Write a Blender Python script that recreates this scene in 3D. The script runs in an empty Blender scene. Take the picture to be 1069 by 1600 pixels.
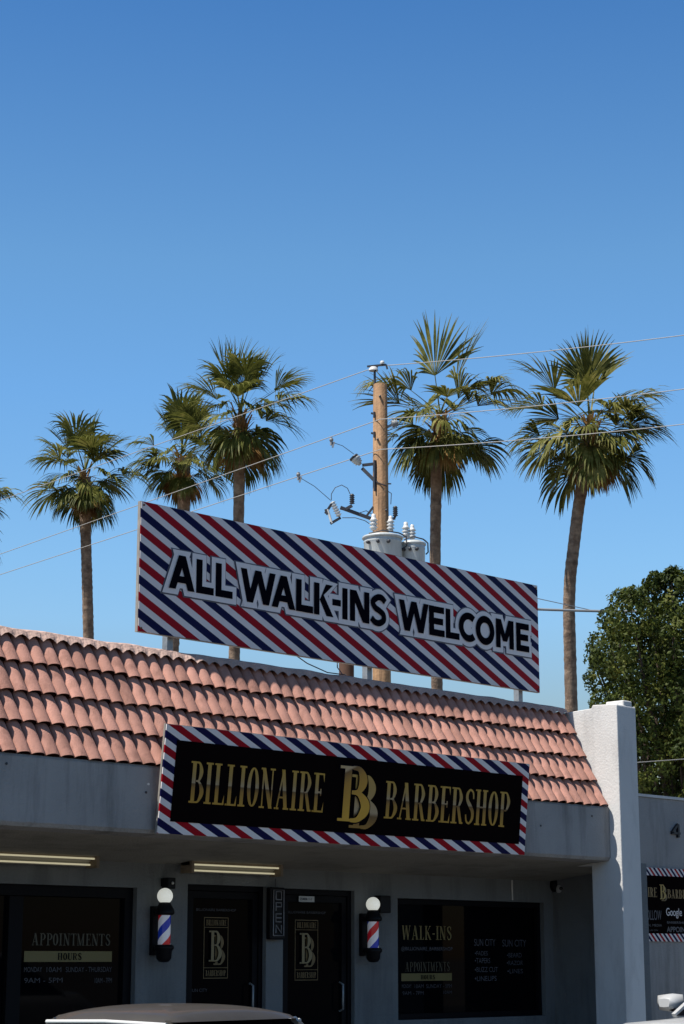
import bpy, math, random
from mathutils import Vector, Matrix, noise
R = math.radians
sc = bpy.context.scene
# ---------------------------------------------------------------- camera
EYE = 1.55
PITCH, YAW, FPX = R(13.1), R(45.5), 3000.0
cd = bpy.data.cameras.new('camera'); cam = bpy.data.objects.new('camera', cd)
sc.collection.objects.link(cam); sc.camera = cam
cam.location = (0, 0, EYE)
cam.rotation_euler = (R(90) + PITCH, 0, -YAW)
cd.sensor_fit = 'VERTICAL'; cd.sensor_height = 36.0; cd.lens = 36.0 * FPX / 1600.0
cd.clip_start = 0.1; cd.clip_end = 9000
sc.render.resolution_x = 684; sc.render.resolution_y = 1024
# ---------------------------------------------------------------- sun and sky
SUN = Vector((-0.55, 0.12, 1.0)).normalized()
EL = math.asin(SUN.z); AZ = math.atan2(SUN.x, SUN.y)
w = bpy.data.worlds.new('World'); sc.world = w; w.use_nodes = True
nt = w.node_tree
sky = nt.nodes.new('ShaderNodeTexSky'); sky.sky_type = 'NISHITA'; sky.sun_disc = False
sky.sun_elevation = EL; sky.sun_rotation = AZ
sky.altitude = 400; sky.air_density = 1.0; sky.dust_density = 0.4; sky.ozone_density = 2.2
gtc = nt.nodes.new('ShaderNodeTexCoord'); gsp = nt.nodes.new('ShaderNodeSeparateXYZ'); nt.links.new(gtc.outputs['Generated'], gsp.inputs[0])
grp = nt.nodes.new('ShaderNodeValToRGB'); nt.links.new(gsp.outputs[2], grp.inputs[0])      # deeper blue with height; unseen horizon and zenith darkened to cut ambient fill
for i_, (p_, c_) in enumerate([(0,(.24,.17,.12)),(.10,(.42,.38,.31)),(.17,(.50,.62,.65)),(.20,(.49,.65,.70)),(.286,(.44,.66,.77)),(.35,(.43,.65,.73)),(.47,(.26,.50,.68)),(.58,(.09,.17,.26)),(1,(.05,.09,.14))]):
    e_ = grp.color_ramp.elements[0] if i_ == 0 else (grp.color_ramp.elements[-1] if i_ == 8 else grp.color_ramp.elements.new(p_))
    e_.position = p_; e_.color = (*c_, 1)
gmx = nt.nodes.new('ShaderNodeVectorMath'); gmx.operation = 'MULTIPLY'; nt.links.new(sky.outputs[0], gmx.inputs[0]); nt.links.new(grp.outputs[0], gmx.inputs[1])
nt.links.new(gmx.outputs[0], nt.nodes['Background'].inputs[0])
nt.nodes['Background'].inputs[1].default_value = 0.15
sl = bpy.data.lights.new('sun', 'SUN'); so = bpy.data.objects.new('sun', sl)
sc.collection.objects.link(so); so.location = (0, 0, 50)
so.rotation_euler = SUN.to_track_quat('Z', 'Y').to_euler()
sl.energy = 4.4; sl.angle = R(0.53); sl.color = (1.0, 0.94, 0.86)
vs = sc.view_settings
vs.view_transform = 'Standard'; vs.look = 'None'; vs.exposure = 0.65; vs.gamma = 1; vs.use_curve_mapping = False
sc.render.engine = 'CYCLES'
# ---------------------------------------------------------------- ray helpers (a pixel of the 1069x1600 photo to a point on a real plane)
FW = Vector((math.sin(YAW)*math.cos(PITCH), math.cos(YAW)*math.cos(PITCH), math.sin(PITCH)))
RT = Vector((math.cos(YAW), -math.sin(YAW), 0)); UP = RT.cross(FW)
FH = Vector((math.sin(YAW), math.cos(YAW), 0)); CO = Vector((0, 0, EYE)); ZZ = Vector((0, 0, 1))
def ray(x, y): return FW + RT*((x-534.5)/FPX) - UP*((y-800)/FPX)
def atY(x, y, v): d = ray(x, y); return CO + d*(v/d.y)
def atX(x, y, v): d = ray(x, y); return CO + d*(v/d.x)
def atZ(x, y, v): d = ray(x, y); return CO + d*((v-EYE)/d.z)
def atD(x, y, v): return CO + ray(x, y)*v
# ---------------------------------------------------------------- materials
def mat(name, col, rough=0.8, metal=0.0, var=0.0, vscale=3.0, bump=0.0, bscale=60.0, spec=None, emit=None, es=0.0, col2=None, coat=0.0, detail=6):
    m = bpy.data.materials.new(name); m.use_nodes = True; n = m.node_tree; b = n.nodes['Principled BSDF']
    b.inputs['Base Color'].default_value = (*col, 1); b.inputs['Roughness'].default_value = rough; b.inputs['Metallic'].default_value = metal
    if spec is not None: b.inputs['Specular IOR Level'].default_value = spec
    if coat: b.inputs['Coat Weight'].default_value = coat
    if emit: b.inputs['Emission Color'].default_value = (*emit, 1); b.inputs['Emission Strength'].default_value = es
    tc = n.nodes.new('ShaderNodeTexCoord')
    if var or col2:
        t = n.nodes.new('ShaderNodeTexNoise'); t.inputs['Scale'].default_value = vscale; t.inputs['Detail'].default_value = detail; t.inputs['Roughness'].default_value = .6
        n.links.new(tc.outputs['Object'], t.inputs['Vector'])
        r = n.nodes.new('ShaderNodeValToRGB'); n.links.new(t.outputs[0], r.inputs[0]); n.links.new(r.outputs[0], b.inputs['Base Color'])
        c2 = col2 or tuple(c*(1-var) for c in col)
        r.color_ramp.elements[0].position = .33; r.color_ramp.elements[1].position = .66
        r.color_ramp.elements[0].color = (*c2, 1); r.color_ramp.elements[1].color = (*col, 1)
    if bump:
        t2 = n.nodes.new('ShaderNodeTexNoise'); t2.inputs['Scale'].default_value = bscale; t2.inputs['Detail'].default_value = 5
        n.links.new(tc.outputs['Object'], t2.inputs['Vector'])
        bp = n.nodes.new('ShaderNodeBump'); bp.inputs['Strength'].default_value = bump; bp.inputs['Distance'].default_value = 0.02
        n.links.new(t2.outputs[0], bp.inputs['Height']); n.links.new(bp.outputs[0], b.inputs['Normal'])
    return m
def math_node(n, op, a, b=None, c=None):
    k = n.nodes.new('ShaderNodeMath'); k.operation = op
    for i, v in enumerate((a, b, c)):
        if v is None: continue
        if isinstance(v, (int, float)): k.inputs[i].default_value = v
        else: n.links.new(v, k.inputs[i])
    return k.outputs[0]
RED = (0.34, 0.004, 0.014); BLUE = (0.005, 0.006, 0.055); WHITE = (0.74, 0.70, 0.69)
def stripe_mat(name, u0, period, k, rough=0.35):
    # diagonal red / white / blue / white printed stripes; u = x + z/k in the sign's own coordinates
    m = mat(name, WHITE, rough, spec=.06); n = m.node_tree; b = n.nodes['Principled BSDF']
    tc = n.nodes.new('ShaderNodeTexCoord'); s = n.nodes.new('ShaderNodeSeparateXYZ'); n.links.new(tc.outputs['Object'], s.inputs[0])
    u = math_node(n, 'MULTIPLY_ADD', s.outputs[2], 1/k, s.outputs[0])
    u = math_node(n, 'SUBTRACT', u, u0); u = math_node(n, 'DIVIDE', u, period); u = math_node(n, 'FRACT', math_node(n, 'ADD', u, 100.0))
    r = n.nodes.new('ShaderNodeValToRGB'); r.color_ramp.interpolation = 'CONSTANT'; n.links.new(u, r.inputs[0])
    e = r.color_ramp.elements; e[0].position = 0; e[0].color = (*RED, 1); e[1].position = .268; e[1].color = (*WHITE, 1)
    q = e.new(.5); q.color = (*BLUE, 1); q = e.new(.768); q.color = (*WHITE, 1)
    nz = n.nodes.new('ShaderNodeTexNoise'); nz.inputs['Scale'].default_value = 2.2; nz.inputs['Detail'].default_value = 8; n.links.new(tc.outputs['Object'], nz.inputs['Vector'])
    mr = n.nodes.new('ShaderNodeMapRange'); n.links.new(nz.outputs[0], mr.inputs[0]); mr.inputs[3].default_value = .86; mr.inputs[4].default_value = 1.06
    mx = n.nodes.new('ShaderNodeVectorMath'); mx.operation = 'SCALE'; n.links.new(r.outputs[0], mx.inputs[0]); n.links.new(mr.outputs[0], mx.inputs[3])
    n.links.new(mx.outputs[0], b.inputs['Base Color'])
    return m
def gold_mat(name, z0, z1, dim=1.0, diag=0.0):
    # foil-look print: pale upper half, deep gold lower half
    m = mat(name, (.5, .3, .05), .4); n = m.node_tree; b = n.nodes['Principled BSDF']
    tc = n.nodes.new('ShaderNodeTexCoord'); s = n.nodes.new('ShaderNodeSeparateXYZ'); n.links.new(tc.outputs['Object'], s.inputs[0])
    mr = n.nodes.new('ShaderNodeMapRange'); mr.inputs[1].default_value = z0; mr.inputs[2].default_value = z1
    zz = math_node(n, 'MULTIPLY_ADD', s.outputs[0], diag, s.outputs[2]); n.links.new(zz, mr.inputs[0])
    r = n.nodes.new('ShaderNodeValToRGB'); n.links.new(mr.outputs[0], r.inputs[0]); n.links.new(r.outputs[0], b.inputs['Base Color'])
    e = r.color_ramp.elements; G = [(0, (.72, .38, .02)), (.36, (.48, .23, .012)), (.47, (.18, .08, .008)), (.50, (.60, .43, .24)), (.64, (.58, .36, .10)), (1, (.70, .40, .03))]
    e[0].position = 0; e[0].color = (*[c*dim for c in G[0][1]], 1); e[1].position = 1; e[1].color = (*[c*dim for c in G[-1][1]], 1)
    for p, c in G[1:-1]: q = e.new(p); q.color = (*[v*dim for v in c], 1)
    return m
M = {}
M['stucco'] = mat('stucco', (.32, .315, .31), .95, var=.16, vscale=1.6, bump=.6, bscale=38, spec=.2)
M['wall_shaded'] = mat('shaded_storefront_stucco', (.17, .18, .185), .95, var=.14, vscale=1.6, bump=.6, bscale=38, spec=.1)  # wall stucco with the deep shade under the canopy put into its colour
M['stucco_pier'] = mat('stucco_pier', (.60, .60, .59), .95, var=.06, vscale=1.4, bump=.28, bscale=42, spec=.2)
M['soffit'] = mat('soffit_stucco', (.27, .255, .22), .95, var=.12, vscale=2.0, bump=.5, bscale=45)
M['tile'] = mat('clay_tile', (.50, .262, .205), .85, var=.22, vscale=4.6, bump=.3, bscale=90, spec=.15)
M['cap'] = mat('ridge_mortar', (.52, .36, .30), .85, var=.25, vscale=5, bump=.6, bscale=30)
M['under'] = mat('tile_underlay', (.05, .02, .018), .95, spec=.0)
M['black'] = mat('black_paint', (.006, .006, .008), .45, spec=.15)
M['frame'] = mat('dark_aluminium', (.005, .005, .007), .5, spec=.08)
M['glass'] = mat('dark_glass', (.002, .002, .003), .03, spec=.055)
M['doorglass'] = mat('dark_door_glass', (.003, .003, .004), .06, spec=.02)
M['vinyl_black'] = mat('black_vinyl', (.006, .004, .004), .45, spec=.0)
M['white_print'] = mat('white_print', (.75, .71, .70), .4, spec=.15)
M['black_print'] = mat('black_print', (.004, .004, .008), .5, spec=.0)
M['grey_print'] = mat('grey_print', (.09, .09, .12), .5)
M['dim_white'] = mat('dim_white_print', (.075, .075, .09), .5)
M['faint'] = mat('faint_print', (.035, .035, .045), .5)
M['dim_gold'] = mat('dim_gold_print', (.15, .10, .035), .5)
M['faint_gold'] = mat('faint_gold_print', (.05, .042, .022), .5)
M['gold_bar'] = mat('gold_bar', (.15, .12, .035), .5)
M['steel'] = mat('galvanised_steel', (.32, .34, .35), .5, metal=.6, var=.3, vscale=14)
M['edge'] = mat('sign_edge', (.30, .275, .24), .6, var=.3, vscale=8)
M['wood_pole'] = mat('pole_wood', (.46, .27, .14), .85, var=.35, vscale=4, bump=.4, bscale=25)
M['dark_wood'] = mat('dark_wood', (.10, .05, .03), .9, var=.4, vscale=6)
M['porcelain'] = mat('porcelain', (.62, .63, .62), .25)
M['can'] = mat('transformer_paint', (.50, .53, .53), .35, var=.1, vscale=5)
M['rubber'] = mat('dark_hardware', (.035, .037, .045), .5)
M['wire'] = mat('aluminium_wire', (.36, .35, .33), .6)
M['wire_dark'] = mat('weathered_cable', (.22, .23, .24), .5)
M['asphalt'] = mat('asphalt', (.055, .054, .052), .9, var=.25, vscale=.6, bump=.4, bscale=60)
M['concrete'] = mat('concrete', (.22, .21, .19), .9, var=.2, vscale=1.2, bump=.3, bscale=40)
M['paint'] = mat('road_paint', (.7, .69, .64), .7)
M['earth'] = mat('dry_ground', (.13, .105, .08), .95, var=.3, vscale=.05)
M['roofing'] = mat('flat_roofing', (.30, .29, .27), .95, var=.2, vscale=1)
M['globe'] = mat('globe_glass', (.8, .8, .78), .3, emit=(.95, .97, .88), es=.30)
M['tube'] = mat('fluorescent_tube', (.6, .6, .5), .4, emit=(1, .90, .58), es=.24)
M['housing'] = mat('fixture_housing', (.22, .17, .12), .6, var=.4, vscale=6)
M['reflector'] = mat('fixture_reflector', (.35, .33, .28), .4)
M['camera_white'] = mat('camera_plastic', (.42, .42, .42), .4)
M['lens'] = mat('lens', (.005, .005, .006), .1)
M['neon'] = mat('unlit_neon_tube', (.20, .20, .22), .3)
M['numeral'] = mat('numeral_metal', (.010, .010, .014), .5)
def leaf_mat(name, c1, c2, c3, sc_=1.2, tr=.3):
    m = bpy.data.materials.new(name); m.use_nodes = True; n = m.node_tree; b = n.nodes['Principled BSDF']
    b.inputs['Roughness'].default_value = .55; b.inputs['Specular IOR Level'].default_value = .18
    tc = n.nodes.new('ShaderNodeTexCoord'); t = n.nodes.new('ShaderNodeTexNoise'); t.inputs['Scale'].default_value = sc_; t.inputs['Detail'].default_value = 6; t.inputs['Roughness'].default_value = .75
    n.links.new(tc.outputs['Object'], t.inputs['Vector']); r = n.nodes.new('ShaderNodeValToRGB'); n.links.new(t.outputs[0], r.inputs[0])
    e = r.color_ramp.elements; e[0].position = .36; e[0].color = (*c1, 1); e[1].position = .68; e[1].color = (*c3, 1); q = e.new(.52); q.color = (*c2, 1)
    n.links.new(r.outputs[0], b.inputs['Base Color'])
    tl = n.nodes.new('ShaderNodeBsdfTranslucent'); n.links.new(r.outputs[0], tl.inputs[0])
    mx = n.nodes.new('ShaderNodeMixShader'); mx.inputs[0].default_value = tr
    n.links.new(b.outputs[0], mx.inputs[1]); n.links.new(tl.outputs[0], mx.inputs[2]); n.links.new(mx.outputs[0], n.nodes['Material Output'].inputs[0])
    return m
M['frond'] = leaf_mat('palm_frond', (.034, .046, .010), (.115, .125, .026), (.30, .28, .08), 1.9)
M['frond_pale'] = leaf_mat('pale_palm_frond', (.045, .052, .012), (.13, .135, .030), (.34, .30, .10), 2.2)
M['frond_dry'] = leaf_mat('dry_frond', (.12, .06, .025), (.28, .16, .06), (.40, .26, .10), tr=.2)
M['leaf'] = leaf_mat('tree_leaf', (.016, .028, .006), (.055, .075, .012), (.17, .165, .032), 2.5, .2)
M['trunk'] = mat('palm_trunk', (.34, .245, .17), .9, col2=(.15, .095, .065), vscale=6, bump=.9, bscale=26)
M['bark'] = mat('bark', (.10, .07, .05), .9, var=.4, vscale=6)
# ---------------------------------------------------------------- mesh builder
ORG = {}
class MB:
    def __init__(s): s.v = []; s.f = []; s.sm = []
    def add(s, vs_, fs, smooth=False):
        o = len(s.v); s.v += [tuple(p) for p in vs_]; s.f += [tuple(i+o for i in f) for f in fs]; s.sm += [smooth]*len(fs); return s
    def box(s, a, b):
        x0, y0, z0 = a; x1, y1, z1 = b
        return s.add([(x0,y0,z0),(x1,y0,z0),(x1,y1,z0),(x0,y1,z0),(x0,y0,z1),(x1,y0,z1),(x1,y1,z1),(x0,y1,z1)],
                     [(0,3,2,1),(4,5,6,7),(0,1,5,4),(1,2,6,5),(2,3,7,6),(3,0,4,7)])
    def prism_x(s, prof, x0, x1):   # profile of (y,z) swept along X
        n = len(prof); v = [(x0,y,z) for y,z in prof] + [(x1,y,z) for y,z in prof]
        return s.add(v, [tuple(range(n-1,-1,-1)), tuple(range(n,2*n))] + [(i,(i+1)%n,n+(i+1)%n,n+i) for i in range(n)])
    def bar(s, a, b, w, h=None):     # rectangular bar between two points
        a = Vector(a); b = Vector(b); h = h or w; d = (b-a).normalized()
        u = d.cross(ZZ); u = u.normalized() if u.length > 1e-4 else Vector((1,0,0)); t = u.cross(d).normalized()
        c = [(-.5,-.5),(.5,-.5),(.5,.5),(-.5,.5)]
        v = [a+u*i*w+t*j*h for i,j in c] + [b+u*i*w+t*j*h for i,j in c]
        return s.add(v, [(0,1,2,3),(7,6,5,4),(0,4,5,1),(1,5,6,2),(2,6,7,3),(3,7,4,0)])
    def tube(s, pts, r, n=8, cap=True):
        pts = [Vector(p) for p in pts]; rs = r if isinstance(r, (list, tuple)) else [r]*len(pts); vs_ = []; u = None
        for i, p in enumerate(pts):
            d = (pts[min(i+1,len(pts)-1)]-pts[max(i-1,0)]).normalized()
            if u is None: u = d.cross(ZZ) if abs(d.z) < .95 else d.cross(Vector((1,0,0)))
            u = (u-d*u.dot(d)).normalized(); t = d.cross(u)
            vs_ += [p+(u*math.cos(2*math.pi*k/n)+t*math.sin(2*math.pi*k/n))*rs[i] for k in range(n)]
        fs = [(i*n+k, i*n+(k+1)%n, (i+1)*n+(k+1)%n, (i+1)*n+k) for i in range(len(pts)-1) for k in range(n)]
        s.add(vs_, fs, True)
        if cap:
            s.add(vs_[:n], [tuple(range(n-1,-1,-1))]); s.add(vs_[-n:], [tuple(range(n))])
        return s
    def lathe(s, c, prof, n=24, axis=None):   # prof of (r,h)
        c = Vector(c); ax = Vector(axis).normalized() if axis else ZZ
        u = ax.cross(Vector((0,1,0))) if abs(ax.y) < .9 else ax.cross(Vector((1,0,0))); u.normalize(); t = ax.cross(u)
        v = [c+ax*h+(u*math.cos(2*math.pi*k/n)+t*math.sin(2*math.pi*k/n))*max(r,1e-4) for r,h in prof for k in range(n)]
        return s.add(v, [(i*n+k, i*n+(k+1)%n, (i+1)*n+(k+1)%n, (i+1)*n+k) for i in range(len(prof)-1) for k in range(n)], True)
    def ball(s, c, r, n=20):
        return s.lathe(c, [(r*math.sin(math.pi*i/n), -r*math.cos(math.pi*i/n)) for i in range(n+1)], n)
    def build(s, name, m, parent=None, origin=None, bevel=0.0, label=None):
        org = ORG[parent.name] if parent else Vector(origin or (0,0,0))
        me = bpy.data.meshes.new(name); me.from_pydata([tuple(Vector(p)-org) for p in s.v], [], s.f)
        me.materials.append(m); me.polygons.foreach_set('use_smooth', s.sm); me.update()
        o = bpy.data.objects.new(name, me); sc.collection.objects.link(o); ORG[o.name] = org
        if parent: o.parent = parent
        else: o.location = org
        if bevel:
            b = o.modifiers.new('bevel', 'BEVEL'); b.width = bevel; b.segments = 2; b.limit_method = 'ANGLE'
        if label: o['label'] = label
        return o
def build_loose(mb, name, m, parent, **k):
    par = list(range(len(mb.v)))
    def find(i):
        while par[i] != i: par[i] = par[par[i]]; i = par[i]
        return i
    for f in mb.f:
        a = find(f[0])
        for i in f[1:]: par[find(i)] = a
    key = {}
    for i, p in enumerate(mb.v):      # weld coincident rings (tube caps)
        q = tuple(round(c, 5) for c in p)
        if q in key: par[find(i)] = find(key[q])
        else: key[q] = i
    comp = {}
    for f, sm in zip(mb.f, mb.sm): comp.setdefault(find(f[0]), []).append((f, sm))
    for fs in comp.values():
        c = MB(); idx = {}
        for f, sm in fs:
            for i in f:
                if i not in idx: idx[i] = len(c.v); c.v.append(mb.v[i])
            c.f.append(tuple(idx[i] for i in f)); c.sm.append(sm)
        c.build(name, m, parent, **k)
def streaks(m, lo=.72, hi=1.06, sc=(2.6, 2.6, .35), dark=(.35,.5)):
    n = m.node_tree; b = n.nodes['Principled BSDF']; tc = n.nodes.new('ShaderNodeTexCoord'); mp = n.nodes.new('ShaderNodeMapping'); mp.inputs['Scale'].default_value = sc
    n.links.new(tc.outputs['Object'], mp.inputs[0]); t = n.nodes.new('ShaderNodeTexNoise'); t.inputs['Scale'].default_value = 1.0; t.inputs['Detail'].default_value = 9; t.inputs['Roughness'].default_value = .68; n.links.new(mp.outputs[0], t.inputs['Vector'])
    mr = n.nodes.new('ShaderNodeMapRange'); n.links.new(t.outputs[0], mr.inputs[0]); mr.inputs[1].default_value = dark[0]; mr.inputs[2].default_value = dark[1]; mr.inputs[3].default_value = lo; mr.inputs[4].default_value = hi
    mx = n.nodes.new('ShaderNodeVectorMath'); mx.operation = 'SCALE'; n.links.new(mr.outputs[0], mx.inputs[3])
    l = [q for q in n.links if q.to_socket == b.inputs['Base Color']]
    if l: src = l[0].from_socket; n.links.new(src, mx.inputs[0])
    else: mx.inputs[0].default_value = b.inputs['Base Color'].default_value[:3]
    n.links.new(mx.outputs[0], b.inputs['Base Color'])
streaks(M['stucco'], .70, 1.05); streaks(M['wall_shaded'], .78, 1.05); streaks(M['stucco_pier'], .86, 1.02, (3,3,.8)); streaks(M['wood_pole'], .5, 1.1, (26,26,.7), (.35,.6)); streaks(M['can'], .75, 1.03, (8,8,1)); streaks(M['tile'], .74, 1.05, (7,7,3), (.36,.52)); streaks(M['soffit'], .8, 1.05, (1.5,3,1)); streaks(M['trunk'], .6, 1.1, (3,3,9), (.35,.6))
_n = M['tile'].node_tree; _b = _n.nodes['Principled BSDF']; _a = _n.nodes.new('ShaderNodeAttribute'); _a.attribute_name = 'tone'
_m = _n.nodes.new('ShaderNodeVectorMath'); _m.operation = 'SCALE'; _l = _b.inputs['Base Color'].links[0]; _n.links.new(_l.from_socket, _m.inputs[0]); _n.links.new(_a.outputs['Fac'], _m.inputs[3]); _n.links.new(_m.outputs[0], _b.inputs['Base Color'])
def thing(name, label, cat, loc=(0,0,0), group=None):
    o = bpy.data.objects.new(name, None); sc.collection.objects.link(o); o.location = loc; o.empty_display_size = .2
    ORG[o.name] = Vector(loc); o['label'] = label; o['category'] = cat
    if group: o['group'] = group
    return o
def tag(o, label, cat, group=None):
    o['label'] = label; o['category'] = cat
    if group: o['group'] = group
    return o
def struct(o, kind='structure'): o['kind'] = kind; return o
# ---------------------------------------------------------------- lettering
class Ink:
    """flat printed shapes in a sign's own (x, v) coordinates, each sheet a hair above the last"""
    def __init__(s, basepos, uvec, vvec, nvec): s.p = Vector(basepos); s.u = Vector(uvec); s.w = Vector(vvec); s.n = Vector(nvec); s.L = {}; s.c = 0
    def P(s, x, y, h): return s.p + s.u*x + s.w*y + s.n*h
    def poly(s, key, pts, base, e=0):
        if e:
            n = len(pts); area = sum(pts[i][0]*pts[(i+1)%n][1]-pts[(i+1)%n][0]*pts[i][1] for i in range(n))
            sg = 1 if area > 0 else -1; q = []
            for i in range(n):
                a, b, c = Vector(pts[i-1]), Vector(pts[i]), Vector(pts[(i+1)%n])
                d1 = (b-a).normalized(); d2 = (c-b).normalized(); n1 = Vector((d1.y,-d1.x))*sg; n2 = Vector((d2.y,-d2.x))*sg
                m_ = (n1+n2); m_ = m_/max(m_.length_squared/2, .45); q.append(tuple(b+m_*e))
            pts = q
        s.c = (s.c+1) % 14; h = base + s.c*.0004
        s.L.setdefault(key, MB()).add([s.P(x, y, h) for x, y in pts], [tuple(range(len(pts)))])
    def ribbon(s, key, pts, base, e=0, closed=False):
        s.c = (s.c+1) % 14; h = base + s.c*.0004; n = len(pts); v = []
        for i in range(n):
            x, y, wd = pts[i]
            if closed: a = Vector(pts[i-1][:2]); b = Vector(pts[(i+1)%n][:2])
            else: a = Vector(pts[max(i-1,0)][:2]); b = Vector(pts[min(i+1,n-1)][:2])
            d = (b-a).normalized(); nn = Vector((-d.y, d.x)); c = Vector((x, y))
            if not closed and i == 0: c -= d*e
            if not closed and i == n-1: c += d*e
            v += [tuple(c+nn*(wd/2+e)), tuple(c-nn*(wd/2+e))]
        fs = [(2*i, 2*i+1, (2*i+3) % (2*n), (2*i+2) % (2*n)) for i in range(n if closed else n-1)]
        for j, f in enumerate(fs):
            s.L.setdefault(key, MB()).add([s.P(v[i][0], v[i][1], h+j*4e-5) for i in f], [(0,1,2,3)])
def cr(pts, n=6):   # Catmull-Rom
    o = []; N = len(pts)
    for i in range(N-1):
        p = [pts[max(i-1,0)], pts[i], pts[i+1], pts[min(i+2,N-1)]]
        for k in range(n):
            t = k/n; o.append(tuple(.5*((2*p[1][j])+(-p[0][j]+p[2][j])*t+(2*p[0][j]-5*p[1][j]+4*p[2][j]-p[3][j])*t*t+(-p[0][j]+3*p[1][j]-3*p[2][j]+p[3][j])*t**3) for j in range(3)))
    return o + [pts[-1]]
def sans(ink, ch, x0, x1, z0, z1, s, key, base, e=0):
    W_ = x1-x0; H_ = z1-z0; X = lambda a: x0+a; Z = lambda b: z0+b*H_
    def rect(a, b, c, d): ink.poly(key, [(X(a),Z(b)),(X(c),Z(b)),(X(c),Z(d)),(X(a),Z(d))], base, e)
    def quad(*p): ink.poly(key, [(X(a),Z(b)) for a, b in p], base, e)
    sh = s*1.10; sv = s*.92/H_
    if ch == 'I' : rect(0,0,s,1)
    if ch == 'L': rect(0,0,s,1); rect(0,0,W_,sv)
    if ch == 'E': rect(0,0,s,1); rect(0,0,W_,sv); rect(0,.5-sv/2,W_*.93,.5+sv/2); rect(0,1-sv,W_,1)
    if ch == '-': rect(0,0,W_,1)
    if ch == 'A':
        m = W_/2; quad((0,0),(sh,0),(m+sh*.5,1),(m-sh*.5,1)); quad((W_-sh,0),(W_,0),(m+sh*.5,1),(m-sh*.5,1)); rect(W_*.24,.20,W_*.76,.20+sv*.9)
    if ch == 'W':
        b1, b2, m = W_*.27, W_*.73, W_*.5; h = sh*.95
        quad((b1-h/2,0),(b1+h/2,0),(h,1),(0,1)); quad((b1-h/2,0),(b1+h/2,0),(m+h/2,1),(m-h/2,1))
        quad((b2-h/2,0),(b2+h/2,0),(m+h/2,1),(m-h/2,1)); quad((b2-h/2,0),(b2+h/2,0),(W_,1),(W_-h,1))
    if ch == 'N': rect(0,0,s,1); rect(W_-s,0,W_,1); quad((W_-s*1.25,0),(W_,0),(s*1.25,1),(0,1))
    if ch == 'M':
        rect(0,0,s,1); rect(W_-s,0,W_,1); m = W_/2; quad((m-s*.45,.24),(m+s*.45,.24),(s*1.15,1),(0,1)); quad((m-s*.45,.24),(m+s*.45,.24),(W_,1),(W_-s*1.15,1))
    if ch == 'K': rect(0,0,s,1); quad((s*.7,.28),(s*1.2,.52),(W_*.97,1),(W_*.97-sh*1.2,1)); quad((W_-sh*1.2,0),(W_,0),(s+W_*.22,.66),(s+W_*.02,.50))
    if ch in 'OC':
        a, b = W_/2-s/2, H_/2-s*.48; cx, cz = x0+W_/2, z0+H_/2
        if ch == 'O' and e: ink.poly(key, [(cx+a*.8*math.cos(k*.5236), cz+b*.8*math.sin(k*.5236)) for k in range(12)], base)
        if ch == 'O': ink.ribbon(key, [(cx+a*math.cos(t), cz+b*math.sin(t), s) for t in [2*math.pi*k/40 for k in range(40)]], base, e, True)
        else:
            if e: ink.poly(key, [(cx-.1*a+a*.8*math.cos(k*.5236), cz+b*.8*math.sin(k*.5236)) for k in range(12)], base)
            a = (W_-s/2)*.53; cx = x0+s/2+a
            ink.ribbon(key, [(cx+a*math.cos(t), cz+b*math.sin(t), s) for t in [R(48+264*k/30) for k in range(31)]], base, e)
    if ch == 'S':
        p = [(.93,.80),(.70,.92),(.42,.90),(.17,.74),(.30,.57),(.55,.49),(.80,.38),(.82,.20),(.58,.085),(.30,.09),(.07,.21)]
        ink.ribbon(key, cr([(x0+a*W_, z0+b*H_, s) for a, b in p]), base, e)
SW = dict(B=.47, I=.25, L=.40, O=.42, N=.52, A=.54, R=.50, E=.43, S=.40, H=.52, P=.45, W=.70, K=.52, T=.44, M=.62, C=.42, U=.50, Y=.50)
SW['-'] = .24; SW[' '] = .25
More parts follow.
